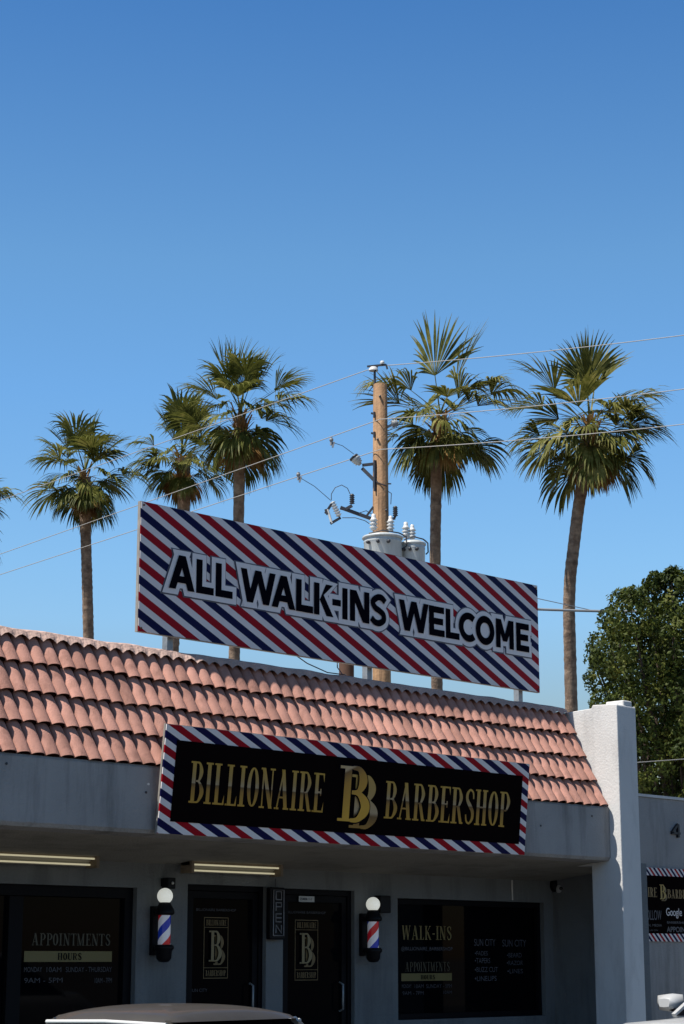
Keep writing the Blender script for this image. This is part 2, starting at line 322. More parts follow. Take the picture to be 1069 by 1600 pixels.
def serif(ink, ch, x0, wd, z0, h, key, base, e=0, T=.135, t=.045):
    nat = SW[ch]; kx = wd/nat; T_ = T*kx; t_ = t*h
    X = lambda a: x0+a*kx; Z = lambda b: z0+b*h
    def hb(a, b, y, th=t_): ink.poly(key, [(X(a),Z(y)-th/2),(X(b),Z(y)-th/2),(X(b),Z(y)+th/2),(X(a),Z(y)+th/2)], base, e)
    def st(x, T2=T_, a=0.0, b=1.0): ink.poly(key, [(X(x)-T2/2,Z(a)),(X(x)+T2/2,Z(a)),(X(x)+T2/2,Z(b)),(X(x)-T2/2,Z(b))], base, e)
    def dg(a, b, c, d, T2): ink.poly(key, [(X(a)-T2/2,Z(b)),(X(a)+T2/2,Z(b)),(X(c)+T2/2,Z(d)),(X(c)-T2/2,Z(d))], base, e)
    def cv(p): ink.ribbon(key, cr([(X(a), Z(b), w_*kx) for a, b, w_ in p], 5), base, e)
    lo, hi = t/2, 1-t/2; thn = .045*kx
    def tick(x, y0, y1): ink.poly(key, [(X(x-.07),Z(y0)),(X(x),Z(y0)),(X(x),Z(y1))] if y1 > y0 else [(X(x-.07),Z(y0)),(X(x),Z(y1)),(X(x),Z(y0))], base, e)
    if ch == 'I': st(.125); hb(0,.25,lo); hb(0,.25,hi)
    if ch == 'L': st(.125); hb(0,.39,lo); hb(0,.25,hi); tick(.395,.0,.26)
    if ch == 'E': st(.125); hb(0,.41,lo); hb(0,.41,hi); hb(.1,.30,.51); tick(.43,.0,.26); tick(.42,1,.76); st(.30,thn,.42,.60)
    if ch in 'BPR':
        st(.125); hb(0,.25,lo); hb(0,.27,hi)
        r = .40 if ch == 'B' else .42; m = .53 if ch == 'B' else .47
        cv([(.2,hi,.04),(.30,hi-.02,.06),(r-.04,(hi+m)/2+.06,.12),(r-.04,(hi+m)/2-.06,.12),(.30,m+.02,.06),(.2,m,.04)])
        if ch == 'B': cv([(.2,m,.04),(.31,m-.02,.06),(.41,(m+lo)/2+.07,.13),(.41,(m+lo)/2-.07,.13),(.31,lo+.02,.06),(.2,lo,.04)])
        if ch == 'R': dg(.42,.0,.28,m,.115*kx); hb(.36,.5,lo)
    if ch == 'O': 
        N = 28; ink.ribbon(key, [(X(.21+.15*math.cos(a)), Z(.5+.465*math.sin(a)), (.04+.085*abs(math.cos(a)))*kx) for a in [2*math.pi*k/N for k in range(N)]], base, e, True)
    if ch == 'C': cv([(.38,.74,.07),(.34,.90,.06),(.23,.97,.05),(.11,.82,.10),(.08,.5,.125),(.11,.18,.10),(.23,.03,.05),(.34,.10,.05),(.39,.26,.04)])
    if ch == 'S': cv([(.36,.72,.05),(.33,.90,.06),(.20,.965,.06),(.09,.84,.10),(.10,.68,.11),(.22,.52,.13),(.33,.36,.12),(.33,.17,.10),(.21,.035,.06),(.09,.09,.06),(.05,.27,.05)])
    if ch == 'N': st(.10,thn); st(.44,thn); dg(.42,0,.10,1,.13*kx); hb(0,.19,lo); hb(.34,.53,hi); hb(0,.1,hi)
    if ch == 'A': dg(.08,0,.27,1,thn*1.1); dg(.43,0,.27,1,.13*kx); hb(.14,.38,.30); hb(0,.17,lo); hb(.33,.54,lo)
    if ch == 'H': st(.115); st(.405); hb(.1,.4,.5); hb(0,.22,lo); hb(0,.22,hi); hb(.3,.52,lo); hb(.3,.52,hi)
    if ch == 'W': dg(.19,0,.08,1,.11*kx); dg(.19,0,.35,1,thn); dg(.48,0,.35,1,.11*kx); dg(.48,0,.62,1,thn); hb(0,.17,hi); hb(.27,.43,hi); hb(.55,.70,hi)
    if ch == 'K': st(.115); hb(0,.22,lo); hb(0,.22,hi); dg(.14,.40,.42,1,thn); dg(.44,0,.22,.56,.12*kx); hb(.34,.5,hi); hb(.36,.52,lo)
    if ch == '-': hb(.02,.22,.42,.09*h)
    if ch == 'T': st(.22); hb(0,.44,hi); hb(.12,.32,lo); tick(.44,1,.76); ink.poly(key, [(X(0),Z(1)),(X(.07),Z(1)),(X(0),Z(.76))], base, e)
    if ch == 'M': st(.09,thn); st(.51); dg(.29,0,.09,1,.11*kx); dg(.29,0,.51,1,thn); hb(0,.17,lo); hb(.41,.61,lo); hb(.0,.14,hi); hb(.45,.61,hi)
    if ch == 'U': st(.12,T_,.2,1); st(.42,thn,.2,1); cv([(.12,.22,.13),(.17,.07,.08),(.27,.025,.05),(.37,.07,.04),(.42,.22,.04)]); hb(0,.24,hi); hb(.33,.5,hi)
    if ch == 'Y': dg(.25,.42,.10,1,.12*kx); dg(.25,.42,.42,1,thn); st(.25,T_,0,.44); hb(.13,.37,lo); hb(0,.2,hi); hb(.33,.5,hi)
def serif_line(ink, txt, x0, x1, z0, z1, key, base, e=0, gap=.07, **k):
    h = z1-z0; tot = sum(SW[c] for c in txt)+gap*(len(txt)-1); f = (x1-x0)/tot; x = x0
    for c in txt:
        if c != ' ': serif(ink, c, x, SW[c]*f, z0, h, key, base, e, **k)
        x += (SW[c]+gap)*f
def font_line(txt, x0, x1, z0, z1, y, name, m, parent, bold=.0):
    cu = bpy.data.curves.new(name, 'FONT'); cu.body = txt; cu.size = 1; cu.offset = bold
    o = bpy.data.objects.new('tmp', cu); sc.collection.objects.link(o); dg = bpy.context.evaluated_depsgraph_get(); dg.update()
    me = bpy.data.meshes.new_from_object(o.evaluated_get(dg)); bpy.data.objects.remove(o)
    xs = [v.co.x for v in me.vertices]; ys = [v.co.y for v in me.vertices]; a, b, c, d = min(xs), max(xs), min(ys), max(ys)
    org = ORG[parent.name] if parent else Vector((0,0,0))
    for v in me.vertices:
        v.co = Vector((x0+(v.co.x-a)/(b-a)*(x1-x0), y, z0+(v.co.y-c)/(d-c)*(z1-z0))) - org
    me.name = name; me.materials.clear(); me.materials.append(m)
    q = bpy.data.objects.new(name, me); sc.collection.objects.link(q); q.parent = parent; ORG[q.name] = org; return q
def bb_logo(ink, x0, x1, z0, z1, kg, kb, base):
    W_ = x1-x0; H_ = z1-z0; bw = W_*.76; bh = H_*.90
    serif(ink, 'B', x0+W_-bw*.88, bw*.88, z0, bh*.97, kg, base, T=.105, t=.05)
    serif(ink, 'B', x0, bw, z0+H_*.10, bh, kb, base+.007, e=H_*.022, T=.105, t=.05)
    serif(ink, 'B', x0, bw, z0+H_*.10, bh, kg+'2', base+.014, T=.105, t=.05)

# ================================================================ THE SETTING
g = struct(MB().add([(-2500,-2500,-.004),(2500,-2500,-.004),(2500,2500,-.004),(-2500,2500,-.004)], [(0,1,2,3)]).build('ground', M['earth']))
struct(MB().add([(-60,-14,0),(70,-14,0),(70,12.6,0),(-60,12.6,0)], [(0,1,2,3)]).build('parking_lot', M['asphalt']))
struct(MB().box((-40,12.6,-.1), (60,12.75,.13)).build('kerb', M['concrete']))
struct(MB().box((-40,12.755,-.1), (60,14.99,.12)).build('pavement', M['concrete']))
b_ = MB()
for k in range(-8, 12): x = k*2.7+5.2; b_.add([(x,7.3,.004),(x+.1,7.3,.004),(x+.1,12.3,.004),(x,12.3,.004)], [(0,1,2,3)])
struct(b_.build('parking_lines', M['paint']))

# ================================================================ THE BUILDING
bld = thing('shop_building', 'pale grey stucco storefront with pink barrel tiled mansard roof and end pier', 'building', (13, 15, 0))
YW, YF, XE = 15.0, 13.5, 18.15      # storefront wall, fascia, right end of the fascia
XL = 4.0
def soff(y): return 2.65 - (y-YF)/(YW-YF)*.172
# storefront wall around the openings (pieces butted together)
WT = soff(YW)+.02
OP = [(8.9, 12.375, .45, 2.235), (13.035, 14.13, .14, 2.29), (14.375, 15.46, .14, 2.28), (16.155, 18.775, .885, 2.217)]
mb = MB(); x = XL
for a, b, z0, z1 in OP:
    mb.box((x,YW,0), (a,YW+.25,WT)); mb.box((a,YW,z1), (b,YW+.25,WT))
    if z0 > .2: mb.box((a,YW,0), (b,YW+.25,z0))
    x = b
mb.box((x,YW,0), (18.95,YW+.25,WT))
mb.box((18.95, 13.76, 0), (19.2, YW+.25, 2.66))          # return wall beside the pier
wall = mb.build('wall', M['wall_shaded'], bld)
# rounded fascia beam
prof = [(YF+.03,2.65),(YF,2.68),(YF,3.24),(YF+.22,3.26),(YF+.22,2.66)]
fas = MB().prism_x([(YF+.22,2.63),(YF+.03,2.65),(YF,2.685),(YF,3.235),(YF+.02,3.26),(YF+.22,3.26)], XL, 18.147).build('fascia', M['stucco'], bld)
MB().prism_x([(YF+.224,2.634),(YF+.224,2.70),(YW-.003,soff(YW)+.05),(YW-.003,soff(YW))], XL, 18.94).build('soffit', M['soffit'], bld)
# white paint smears and screws on the fascia
rng = random.Random(5); mb = MB()
for px, py, sw, sh_ in [(800,1272,.012,.035),(803,1281,.014,.03),(801,1300,.012,.03),(806,1308,.02,.06),(822,1280,.008,.012),(811,1268,.006,.008),(809,1318,.01,.02),(232,1225,.014,.014)]:
    c = atY(px, py, YF-.003); n = 9
    mb.add([(c.x+sw*math.cos(6.283*k/n)*rng.uniform(.6,1.2), YF-.003, c.z+sh_*math.sin(6.283*k/n)*rng.uniform(.6,1.2)) for k in range(n)], [tuple(range(n))])
build_loose(mb, 'paint_smear', mat('old_white_paint', (.75,.74,.70), .6), fas)
mb = MB()
for px, py in [(10,1193),(228,1238),(925,1275),(845,1290)]:
    c = atY(px, py, YF-.003); mb.lathe((c.x,YF-.004,c.z), [(0,0),(.012,.0),(.012,-.004),(0,-.004)], 8, (0,1,0))
build_loose(mb, 'bolt_head', M['rubber'], fas)
# --- mansard roof of barrel tiles
YE, ZE, YR, ZR = 13.53, 3.262, 14.10, 4.405
SL = Vector((0, YR-YE, ZR-ZE)); LEN = SL.length; sd = SL/LEN; nm = Vector((0,-sd.z,sd.y)); NR = 4; EX = LEN/NR
PT = 2.010/13
MB().prism_x([(YE+.03,ZE+.0),(YE+.26,ZE-.003),(YR+.22,ZR-.03),(YR-.0,ZR-.03)], XL, 18.13).build('roof_deck', M['under'], bld)
mb = MB(); K = 8; X0 = 10.007 - PT*.5 - 40*PT; cols = int((18.24-X0)/PT)+1
rr = random.Random(3)
for r_ in range(NR):
    for c in range(cols):
        xc = X0 + (c+.5)*PT
        if xc < XL+.1 or xc+PT*.5 > 18.26: continue
        jx, jl, jt = rr.uniform(-.004,.004), rr.uniform(-.012,.012), rr.uniform(-.004,.005)
        s0 = r_*EX - .012 + jl; s1 = (r_+1)*EX + (.0 if r_ < NR-1 else -.01)
        rad = PT*.47; lift0, lift1 = .024+jt*1.2, -.020
        vs_ = []; 
        for s_, lf, rf in ((s0,lift0,1.03),(s0+.004,lift0,1.03),(s1-.03,lift1+.004,.96),(s1+.01,lift1-.004,.86)):
            base = Vector((0,YE,ZE)) + sd*s_ + nm*lf
            for k in range(K+1):
                a = math.pi*k/K
                vs_.append(base + Vector((xc+jx-math.cos(a)*rad*rf,0,0)) + nm*(math.sin(a)*rad*rf*.62))
        n1 = K+1; fs = [(j*n1+k, j*n1+k+1, (j+1)*n1+k+1, (j+1)*n1+k) for j in range(3) for k in range(K)]
        mb.add(vs_, fs, True)
        # thickness of the tile's lower lip and its pan
        lip = []; base = Vector((0,YE,ZE)) + sd*(s0) + nm*lift0
        for k in range(K+1):
            a = math.pi*k/K
            for q in (1.03, .93): lip.append(base + Vector((xc+jx-math.cos(a)*rad*q,0,0)) + nm*(math.sin(a)*rad*q*.62))
        mb.add(lip, [(2*k,2*k+1,2*k+3,2*k+2) for k in range(K)])
tiles = mb.build('tiled_roof', M['tile'], bld)
at_ = tiles.data.attributes.new('tone', 'FLOAT', 'FACE'); per = 4*K; rt_ = random.Random(17); tones = [rt_.choice((.80,.90,.96,1,1,1.04,1.10))*rt_.uniform(.95,1.04) for _ in range(len(mb.f)//per+1)]
at_.data.foreach_set('value', [tones[i//per] for i in range(len(mb.f))])
# ridge cap: mortar bed that scallops over the tile tops
mb = MB(); nseg = 4*cols; ring = []
for i in range(nseg+1):
    x = X0 + i*PT/4; 
    if x < XL or x > 18.148: continue
    ph = (x-X0)/PT; bmp = abs(math.sin(math.pi*ph)); j = noise.noise(Vector((x*3,0,0)))*.012
    ring.append([(x,YR-.085,ZR-.052+bmp*.042),(x,YR-.035,ZR+.035+bmp*.012+j),(x,YR+.03,ZR+.062+j),(x,YR+.20,ZR+.05+j),(x,YR+.23,ZR-.10)])
vs_ = [p for q in ring for p in q]; mb.add(vs_, [(i*5+k,(i+1)*5+k,(i+1)*5+k+1,i*5+k+1) for i in range(len(ring)-1) for k in range(4)], False)
mb.build('ridge_cap', M['cap'], bld)
MB().box((XL, YR+.22, 3.3), (18.13, 15.05, 3.9)).build('parapet', M['stucco'], bld)
MB().box((XL, 15.26, 3.5), (26, 30, 3.62)).build('flat_roof', M['roofing'], bld)
# --- end pier: wing wall above the roof, shaft below
mb = MB().prism_x([(13.348,0),(13.348,4.43),(13.362,4.445),(13.70,4.462),(13.72,4.425),(14.12,4.405),(15.25,4.385),(15.25,2.60),(13.78,2.60),(13.78,0)], 18.15, 18.52)
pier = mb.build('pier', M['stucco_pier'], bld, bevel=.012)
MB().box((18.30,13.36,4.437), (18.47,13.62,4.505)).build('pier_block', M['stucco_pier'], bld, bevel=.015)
MB().box((19.2,YW,0), (30,YW+.25,3.62)).build('side_wall', M['stucco'], bld)
MB().box((19.21,YW-.02,3.625), (30,YW+.27,3.66)).build('wall_coping', M['stucco_pier'], bld)
MB().box((XL,30,0), (30,30.2,3.6)).build('rear_wall', M['stucco'], bld)
MB().box((XL-.2,13.52,0), (XL,30.2,3.6)).build('end_wall', M['stucco'], bld)
MB().box((30,YW,0), (30.2,30.2,3.6)).build('end_wall', M['stucco'], bld)
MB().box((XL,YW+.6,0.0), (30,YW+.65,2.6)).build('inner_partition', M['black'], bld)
q = atY(801, 1375, YW-.02); q2 = atY(802, 1405, YW-.02)
MB().tube([(q.x,YW-.012,2.47),(q.x,YW-.012,2.235)], .010, 8).build('conduit', M['stucco_pier'], bld)
# --- windows and doors
YG = YW+.10
def frame_rect(mb, x0, x1, z0, z1, w_, y0, y1):
    mb.box((x0,y0,z0), (x0+w_,y1,z1)); mb.box((x1-w_,y0,z0), (x1,y1,z1)); mb.box((x0+w_,y0,z1-w_), (x1-w_,y1,z1)); mb.box((x0+w_,y0,z0), (x1-w_,y1,z0+w_))
x0, x1, z0, z1 = OP[0]; mb = MB()
frame_rect(mb, x0+.003, x1-.003, z0+.003, z1-.003, .10, YG-.04, YG+.03)
xm = atY(20,1450,YG).x; mb.box((xm-.08,YG-.045,z0+.11), (xm+.08,YG+.03,z1-.11))
wn1 = mb.build('window', M['frame'], bld, label='wide dark shop window lettered with appointment hours')
MB().box((x0+.11,YG,z0+.11), (xm-.08,YG+.02,z1-.11)).build('pane', M['glass'], wn1)
MB().box((xm+.08,YG,z0+.11), (x1-.11,YG+.02,z1-.11)).build('pane', M['glass'], wn1)
MB().prism_x([(YW-.04,z0-.05),(YW-.04,z0-.02),(YW-.003,z0-.0),(YW-.003,z0-.06)], x0-.05, x1+.05).build('sill', M['stucco_pier'], wn1)
x0, x1, z0, z1 = OP[3]; mb = MB()
frame_rect(mb, x0+.003, x1-.003, z0+.003, z1-.003, .06, YG-.04, YG+.03)
wn2 = mb.build('window', M['frame'], bld, label='dark shop window lettered walk-ins beside the pier')
MB().box((x0+.065,YG,z0+.065), (x1-.065,YG+.02,z1-.065)).build('pane', M['glass'], wn2)
# raised plaster band on the right and under the window
doors = []
for i, (x0, x1, z0, z1) in enumerate(OP[1:3]):
    mb = MB(); frame_rect(mb, x0+.003, x1-.003, z0-.02, z1-.003, .055, YG-.05, YG+.03)
    frame_rect(mb, x0+.065, x1-.065, z0+.01, z1-.065, .07, YG-.035, YG+.02)
    d = mb.build('door', M['frame'], bld, label=('glass shop door left of the open sign' if i == 0 else 'glass shop door with white sticker and reflections'))
    MB().box((x0+.14,YG-.01,z0+.085), (x1-.14,YG+.005,z1-.14)).build('pane', M['doorglass'], d)
    MB().tube([(x1-.17,YG-.036,1.0),(x1-.17,YG-.09,1.02),(x1-.17,YG-.09,1.28),(x1-.17,YG-.036,1.30)], .012, 8).build('handle', M['steel'], d)
    doors.append((d, x0, x1))
def ink_on(y): return Ink((0,y,0), (1,0,0), (0,0,1), (0,-1,0))
def q2(px0, py0, px1, py1, y): a = atY(px0,py0,y); b = atY(px1,py1,y); return a.x, b.x, min(a.z,b.z), max(a.z,b.z)
# text on the left window
YT = YG-.004
def line_rect(px0, px1, pyt, pyb, y=None):
    """the rectangle that spans px0..px1 with top pyt and bottom pyb measured at px0"""
    y = y or YT; a = atY(px0, pyt, y); b = atY(px0, pyb, y); c = atY(px1, pyt, y); return a.x, c.x, b.z, a.z
ink = ink_on(YT)
a, b, c, d = line_rect(50,172,1458,1477); serif_line(ink, 'APPOINTMENTS', a, b, c, d, 'g', 0, T=.11)
ink.L['g'].build('lettering', M['faint_gold'], wn1)
a, b, c, d = line_rect(38,175,1486,1503); MB().box((a,YT-.002,c), (b,YT,d)).build('hours_bar', M['gold_bar'], wn1)
ink = ink_on(YT-.004); e_, f_, g_, h_ = line_rect(90,127,1489,1500); serif_line(ink, 'HOURS', e_, f_, g_, h_, 'g', 0); ink.L['g'].build('lettering', M['black_print'], wn1)
for t, p0, p1, yt, yb in [('MONDAY',38,66,1511,1519),('10AM',73,96,1511,1519),('SUNDAY - THURSDAY',103,175,1511,1519),('9AM - 5PM',38,98,1528,1536),('10AM - 7PM',148,175,1528,1536)]:
    a, b, c, d = line_rect(p0, p1, yt, yb); font_line(t, a, b, c, d, YT, 'lettering', M['faint'], wn1)
# text on the right window
ink = ink_on(YT)
a, b, c, d = line_rect(628,705,1446,1468); serif_line(ink, 'WALK-INS', a, b, c, d, 'g', 0, T=.12)
ink.L['g'].build('lettering', mat('window_gold', (.17,.125,.035), .5), wn2)
a, b, c, d = line_rect(633,702,1503,1518); ink = ink_on(YT); serif_line(ink, 'APPOINTMENTS', a, b, c, d, 'g', 0, T=.11); ink.L['g'].build('lettering', M['faint_gold'], wn2)
a, b, c, d = line_rect(627,706,1521,1533); MB().box((a,YT-.002,c), (b,YT,d)).build('hours_bar', M['gold_bar'], wn2)
a, b, c, d = line_rect(657,679,1523.5,1530.5); ink = ink_on(YT-.004); serif_line(ink, 'HOURS', a, b, c, d, 'g', 0); ink.L['g'].build('lettering', M['black_print'], wn2)
for t, p0, p1, yt, yb, mm in [('@BILLIONAIRE_BARBERSHOP',627,707,1479,1486.5,'dim_white'),('MONDAY',628,643,1538,1544,'faint'),('10AM',648,662,1538,1544,'faint'),('SUNDAY - 5PM',666,706,1538,1544,'faint'),
        ('9AM - 7PM',629,662,1549,1555,'faint'),('10AM',693,706,1548,1553,'faint'),
        ('SUN CITY',741,774,1467,1478,'dim_white'),('SUN CITY',785,822,1468,1479,'dim_white'),('\u2022FADES',742,762,1486,1493,'dim_white'),('\u2022TAPERS',742,766,1497,1505,'dim_white'),('\u2022BUZZ CUT',742,778,1511,1519,'dim_white'),('\u2022LINEUPS',742,776,1525,1533,'dim_white'),
        ('\u2022BEARD',792,815,1489,1496,'dim_white'),('\u2022RAZOR',792,817,1501,1508,'dim_white'),('\u2022LINES',793,817,1514,1521,'dim_white')]:
    a, b, c, d = line_rect(p0, p1, yt, yb); font_line(t, a, b, c, d, YT, 'lettering', M[mm], wn2)
# door decals
YD = YG-.014
for (dr, dx0, dx1), (pl, pr, pt, pb) in zip(doors, [(319,357,1433,1529),(461,497,1437,1532)]):
    a, b, c, d = line_rect(pl, pr, pt, pb, YD); ink = ink_on(YD)
    for (u0, u1, v0, v1) in [(a,b,c,c+.007),(a,b,d-.007,d),(a,a+.007,c+.007,d-.007),(b-.007,b,c+.007,d-.007)]: ink.poly('f', [(u0,v0),(u1,v0),(u1,v1),(u0,v1)], 0)
    H_ = d-c
    for v in (c+H_*.17, d-H_*.17): ink.poly('f', [(a,v),(b,v),(b,v+.005),(a,v+.005)], 0)
    serif_line(ink, 'BILLIONAIRE', a+.03, b-.03, d-H_*.135, d-H_*.04, 'f', 0); serif_line(ink, 'BARBERSHOP', a+.03, b-.03, c+H_*.04, c+H_*.135, 'f', 0)
    bb_logo(ink, a+.06, b-.05, c+H_*.22, d-H_*.22, 'l', 'k', .001)
    ink.L['f'].build('decal_frame', M['dim_gold'], dr); ink.L['k'].build('decal_shadow', M['black_print'], dr)
    ink.L['l'].build('decal_logo', M['dim_gold'], dr); ink.L['l2'].build('decal_logo', mat('decal_gold', (.22,.17,.08), .5), dr)
    f0, f1, f2, f3 = line_rect(pl-12, pr+12, pt-14, pt-10, YD); font_line('BILLIONAIRE BARBERSHOP', f0, f1, f2, f3, YD, 'lettering', M['faint'], dr)
YS = YG-.054; a, b, c, d = line_rect(467,491,1400,1409,YS); MB().box((a,YS-.003,c), (b,YS+.0,d)).build('sticker', mat('sticker_white', (.45,.46,.46), .5), doors[1][0])
a, b, c, d = line_rect(469,487,1402.5,1406.5,YS-.005); font_line('2540A 1-1', a, b, c, d, YS-.005, 'lettering', M['black_print'], doors[1][0], .01)
a, b, c, d = line_rect(298,324,1545,1550,YD); font_line('SUN CITY', a, b, c, d, YD, 'lettering', M['faint'], doors[0][0])

# ================================================================ ROOF BILLBOARD
KB = 0.97055; BX0, BX1, BZ0, BZ1, BY = 11.6272, 17.7562, 4.6188, 5.8981, 14.17
bb = thing('roof_sign', 'large red white and blue striped sign reading ALL WALK-INS WELCOME above the roof', 'sign', (BX0, BY, BZ0))
st = stripe_mat('billboard_stripes', (12.0-11.98+(6.03-4.712)/.484)*KB, .706*KB, .484)
MB().box((BX0,BY,BZ0), (BX1,BY+.006,BZ1)).build('panel', st, bb)
mb = MB(); frame_rect(mb, BX0-.006, BX1+.006, BZ0-.006, BZ1+.006, .05, BY+.007, BY+.045); mb.build('frame', M['edge'], bb)
mb = MB()
for sx, sz in [(0,0),(0,1),(1,0),(1,1)]:
    c = (BX0+.03+sx*(BX1-BX0-.06), BY-.001, BZ0+.03+sz*(BZ1-BZ0-.06)); mb.lathe(c, [(0,0),(.012,0),(.012,-.006),(0,-.006)], 8, (0,1,0))
build_loose(mb, 'bolt_head', M['dark_wood'], bb)
ink = ink_on(BY)
G = [('A',12.345,12.690),('L',12.714,12.954),('L',12.978,13.216),('W',13.327,13.829),('A',13.774,14.123),('L',14.133,14.389),('K',14.404,14.708),('-',14.690,14.822),('I',14.845,14.93),('N',14.964,15.275),('S',15.286,15.552),
     ('W',15.762,16.262),('E',16.270,16.535),('L',16.561,16.801),('C',16.792,17.089),('O',17.095,17.435),('M',17.466,17.796),('E',17.844,18.085)]
for key, base, e in (('shadow',.002,.066),('white',.009,.053),('black',.016,0)):
    for ch, a, b in G:
        t = (a-12.3)/5.8; z0 = 5.195-.022*t; z1 = 5.548-.030*t
        if ch == '-': z0, z1 = z0+.135, z0+.205
        z0 = 1.55+(z0-1.55)*KB; z1 = 1.55+(z1-1.55)*KB; a *= KB; b *= KB
        sans(ink, ch, a, b, z0, z1, .070 if ch == 'S' else .080, key, base, e)
ink.L['shadow'].build('letter_contour', M['grey_print'], bb); ink.L['white'].build('letter_outline', M['white_print'], bb); ink.L['black'].build('lettering', M['black_print'], bb)
def post(x, dx=0, w_=.075, y=BY+.12, m='steel'): return MB().bar((x,y,3.62), (x+dx,y,BZ1-.2), w_, w_).build('post', M[m], bb)
post(12.10); post(14.93); post(17.50)
mb = MB()
for x in (12.22, 15.04, 17.60): mb.bar((x,BY+.16,BZ0+.3), (x,BY+.16,BZ1-.3), .04)
for z in (BZ0+.25, BZ1-.3): mb.box((BX0+.05,BY+.08,z), (BX1-.05,BY+.12-.04,z+.05))
build_loose(mb, 'brace', M['steel'], bb)
cb = MB().tube([(13.75,BY+.1,4.67),(13.95,BY+.05,4.56),(14.18,BY-.02,4.48),(14.3,BY-.18,4.45)], .006, 6).tube([(14.45,BY+.1,4.67),(14.38,BY+.03,4.56),(14.32,BY-.1,4.47)], .006, 6).build('power_lead', M['rubber'], bb)

# ================================================================ FASCIA SIGN
SO = Vector((0, 13.42, 2.649)); SV = Vector((0,-.10,.976)).normalized(); SN = Vector((0,-SV.z,SV.y)); SX0, SX1, SH = 11.29, 16.485, .979
fs_ = bpy.data.objects.new('shop_sign', None); sc.collection.objects.link(fs_); ORG[fs_.name] = Vector((0,0,0))
fs_['label'] = 'long black sign with gold BILLIONAIRE BARBERSHOP lettering and striped border on the fascia'; fs_['category'] = 'sign'
fs_.location = (SX0, SO.y, SO.z); fs_.rotation_euler = (math.atan2(-SV.y*-1, SV.z)*-1*-1, 0, 0)
# local axes: x along the sign, z up the leaning face, -y towards the street
fs_.rotation_euler = (math.atan2(.10, .976), 0, 0)
st2 = stripe_mat('border_stripes', 13.48-SX0, .583, .45)
def L_(mb, name, m, **k): return mb.build(name, m, fs_, **k)
SW_ = SX1-SX0
L_(MB().box((0,0,0), (SW_,.012,SH)), 'panel', st2)
L_(MB().box((.135,-.006,.112), (SX1-SX0-.113,-.001,.845)), 'face', M['vinyl_black'])
mb = MB(); frame_rect(mb, -.005, SW_+.005, -.005, SH+.005, .04, .013, .035); L_(mb, 'frame', M['edge'])
mb = MB(); 
for xx in (.4, 2.6, 4.8): mb.box((xx,.05,.30), (xx+.05,.10,.34))
build_loose(mb, 'bracket', M['steel'], fs_)
ink = Ink((0,-.008,0), (1,0,0), (0,0,1), (0,-1,0))
serif_line(ink, 'BILLIONAIRE', 11.616-SX0, 13.345-SX0, .292, .670, 't', 0, gap=.055, T=.125)
serif_line(ink, 'BARBERSHOP', 14.215-SX0, 16.175-SX0, .282, .655, 't', 0, gap=.055, T=.125)
L_(ink.L['t'], 'lettering', gold_mat('sign_gold', .287, .665, .60))
ink = Ink((0,-.008,0), (1,0,0), (0,0,1), (0,-1,0)); bb_logo(ink, 13.535-SX0, 14.105-SX0, .165, .765, 'l', 'k', 0)
L_(ink.L['l'], 'emblem', gold_mat('emblem_gold_back', -.3, .95, .66, .0)); L_(ink.L['k'], 'emblem_gap', M['black_print'])
L_(ink.L['l2'], 'emblem', gold_mat('emblem_gold', -.80, .15, .80, -.45))

# ================================================================ SIDE WALL BANNER AND NUMBER
YB = YW-.02
bn = thing('wall_banner', 'black banner with striped edges and gold lettering on the wall right of the pier', 'banner', (20.6, YB, 1.7))
MB().box((20.2,YB,1.77), (24.2,YB+.008,2.71)).build('face', M['vinyl_black'], bn)
bs = stripe_mat('banner_stripes', 20.87-20.6-(2.62-1.7)/.9+.12, .19, .9)
MB().box((20.2,YB-.004,2.61), (24.2,YB-.001,2.71)).build('border', bs, bn); MB().box((20.2,YB-.004,1.77), (24.2,YB-.001,1.87)).build('border', bs, bn)
ink = ink_on(YB-.002)
def bp_(x0, x1, yt, yb): a = atY(980+x0/9.42, 1330+yt/9.42, YB); b = atY(980+x1/9.42, 1330+yt/9.42, YB); c = atY(980+x0/9.42, 1330+yb/9.42, YB); return a.x, b.x, c.z, a.z
a, b, c, d = bp_(455,575,490,730); bb_logo(ink, a, b, c, d, 'l', 'k', .001)
a, b, c, d = bp_(590,838,560,690); serif_line(ink, 'BARBERSHOP', a, a+.80, c, d, 't', 0)
a, b, c, d = bp_(280,430,530,670); serif_line(ink, 'BILLIONAIRE', b-.78, b, c, d, 't', 0)
ink.L['l'].build('emblem', M['dim_gold'], bn); ink.L['k'].build('emblem_gap', M['black_print'], bn); ink.L['l2'].build('emblem', mat('banner_gold', (.38,.25,.06), .5), bn); ink.L['t'].build('lettering', mat('banner_text_gold', (.24,.15,.05), .5), bn)
yy = YB-.003
a, b, c, d = bp_(570,800,835,985); font_line('Google', a, b, c-.0, d, yy, 'lettering', M['white_print'], bn)
font_line('REVIEWS', b+.06, b+.7, c+.05, d, yy, 'lettering', M['dim_white'], bn)
a, b, c, d = bp_(300,500,865,1010); font_line('LIKE & FOLLOW', a-.35, b, c, d, yy, 'lettering', M['dim_white'], bn)
a, b, c, d = bp_(300,510,1070,1105); font_line('ON SOCIAL MEDIA', a-.3, b, c, d, yy, 'lettering', M['dim_white'], bn)
a, b, c, d = bp_(330,450,1150,1175); font_line('US ON', a, b, c, d, yy, 'lettering', M['faint'], bn)
a, b, c, d = bp_(585,838,1030,1065); font_line('BARBERSHOP HAIRCUTS', a, a+.85, c, d, yy, 'lettering', M['dim_white'], bn)
a, b, c, d = bp_(580,838,1110,1190); font_line('APPOINTMENTS', a, a+.85, c, d, yy, 'lettering', M['dim_white'], bn, .02)
nm4 = thing('house_number', 'black number 4 fixed high on the wall above the banner', 'house number', (21.55, YW-.03, 3.1))
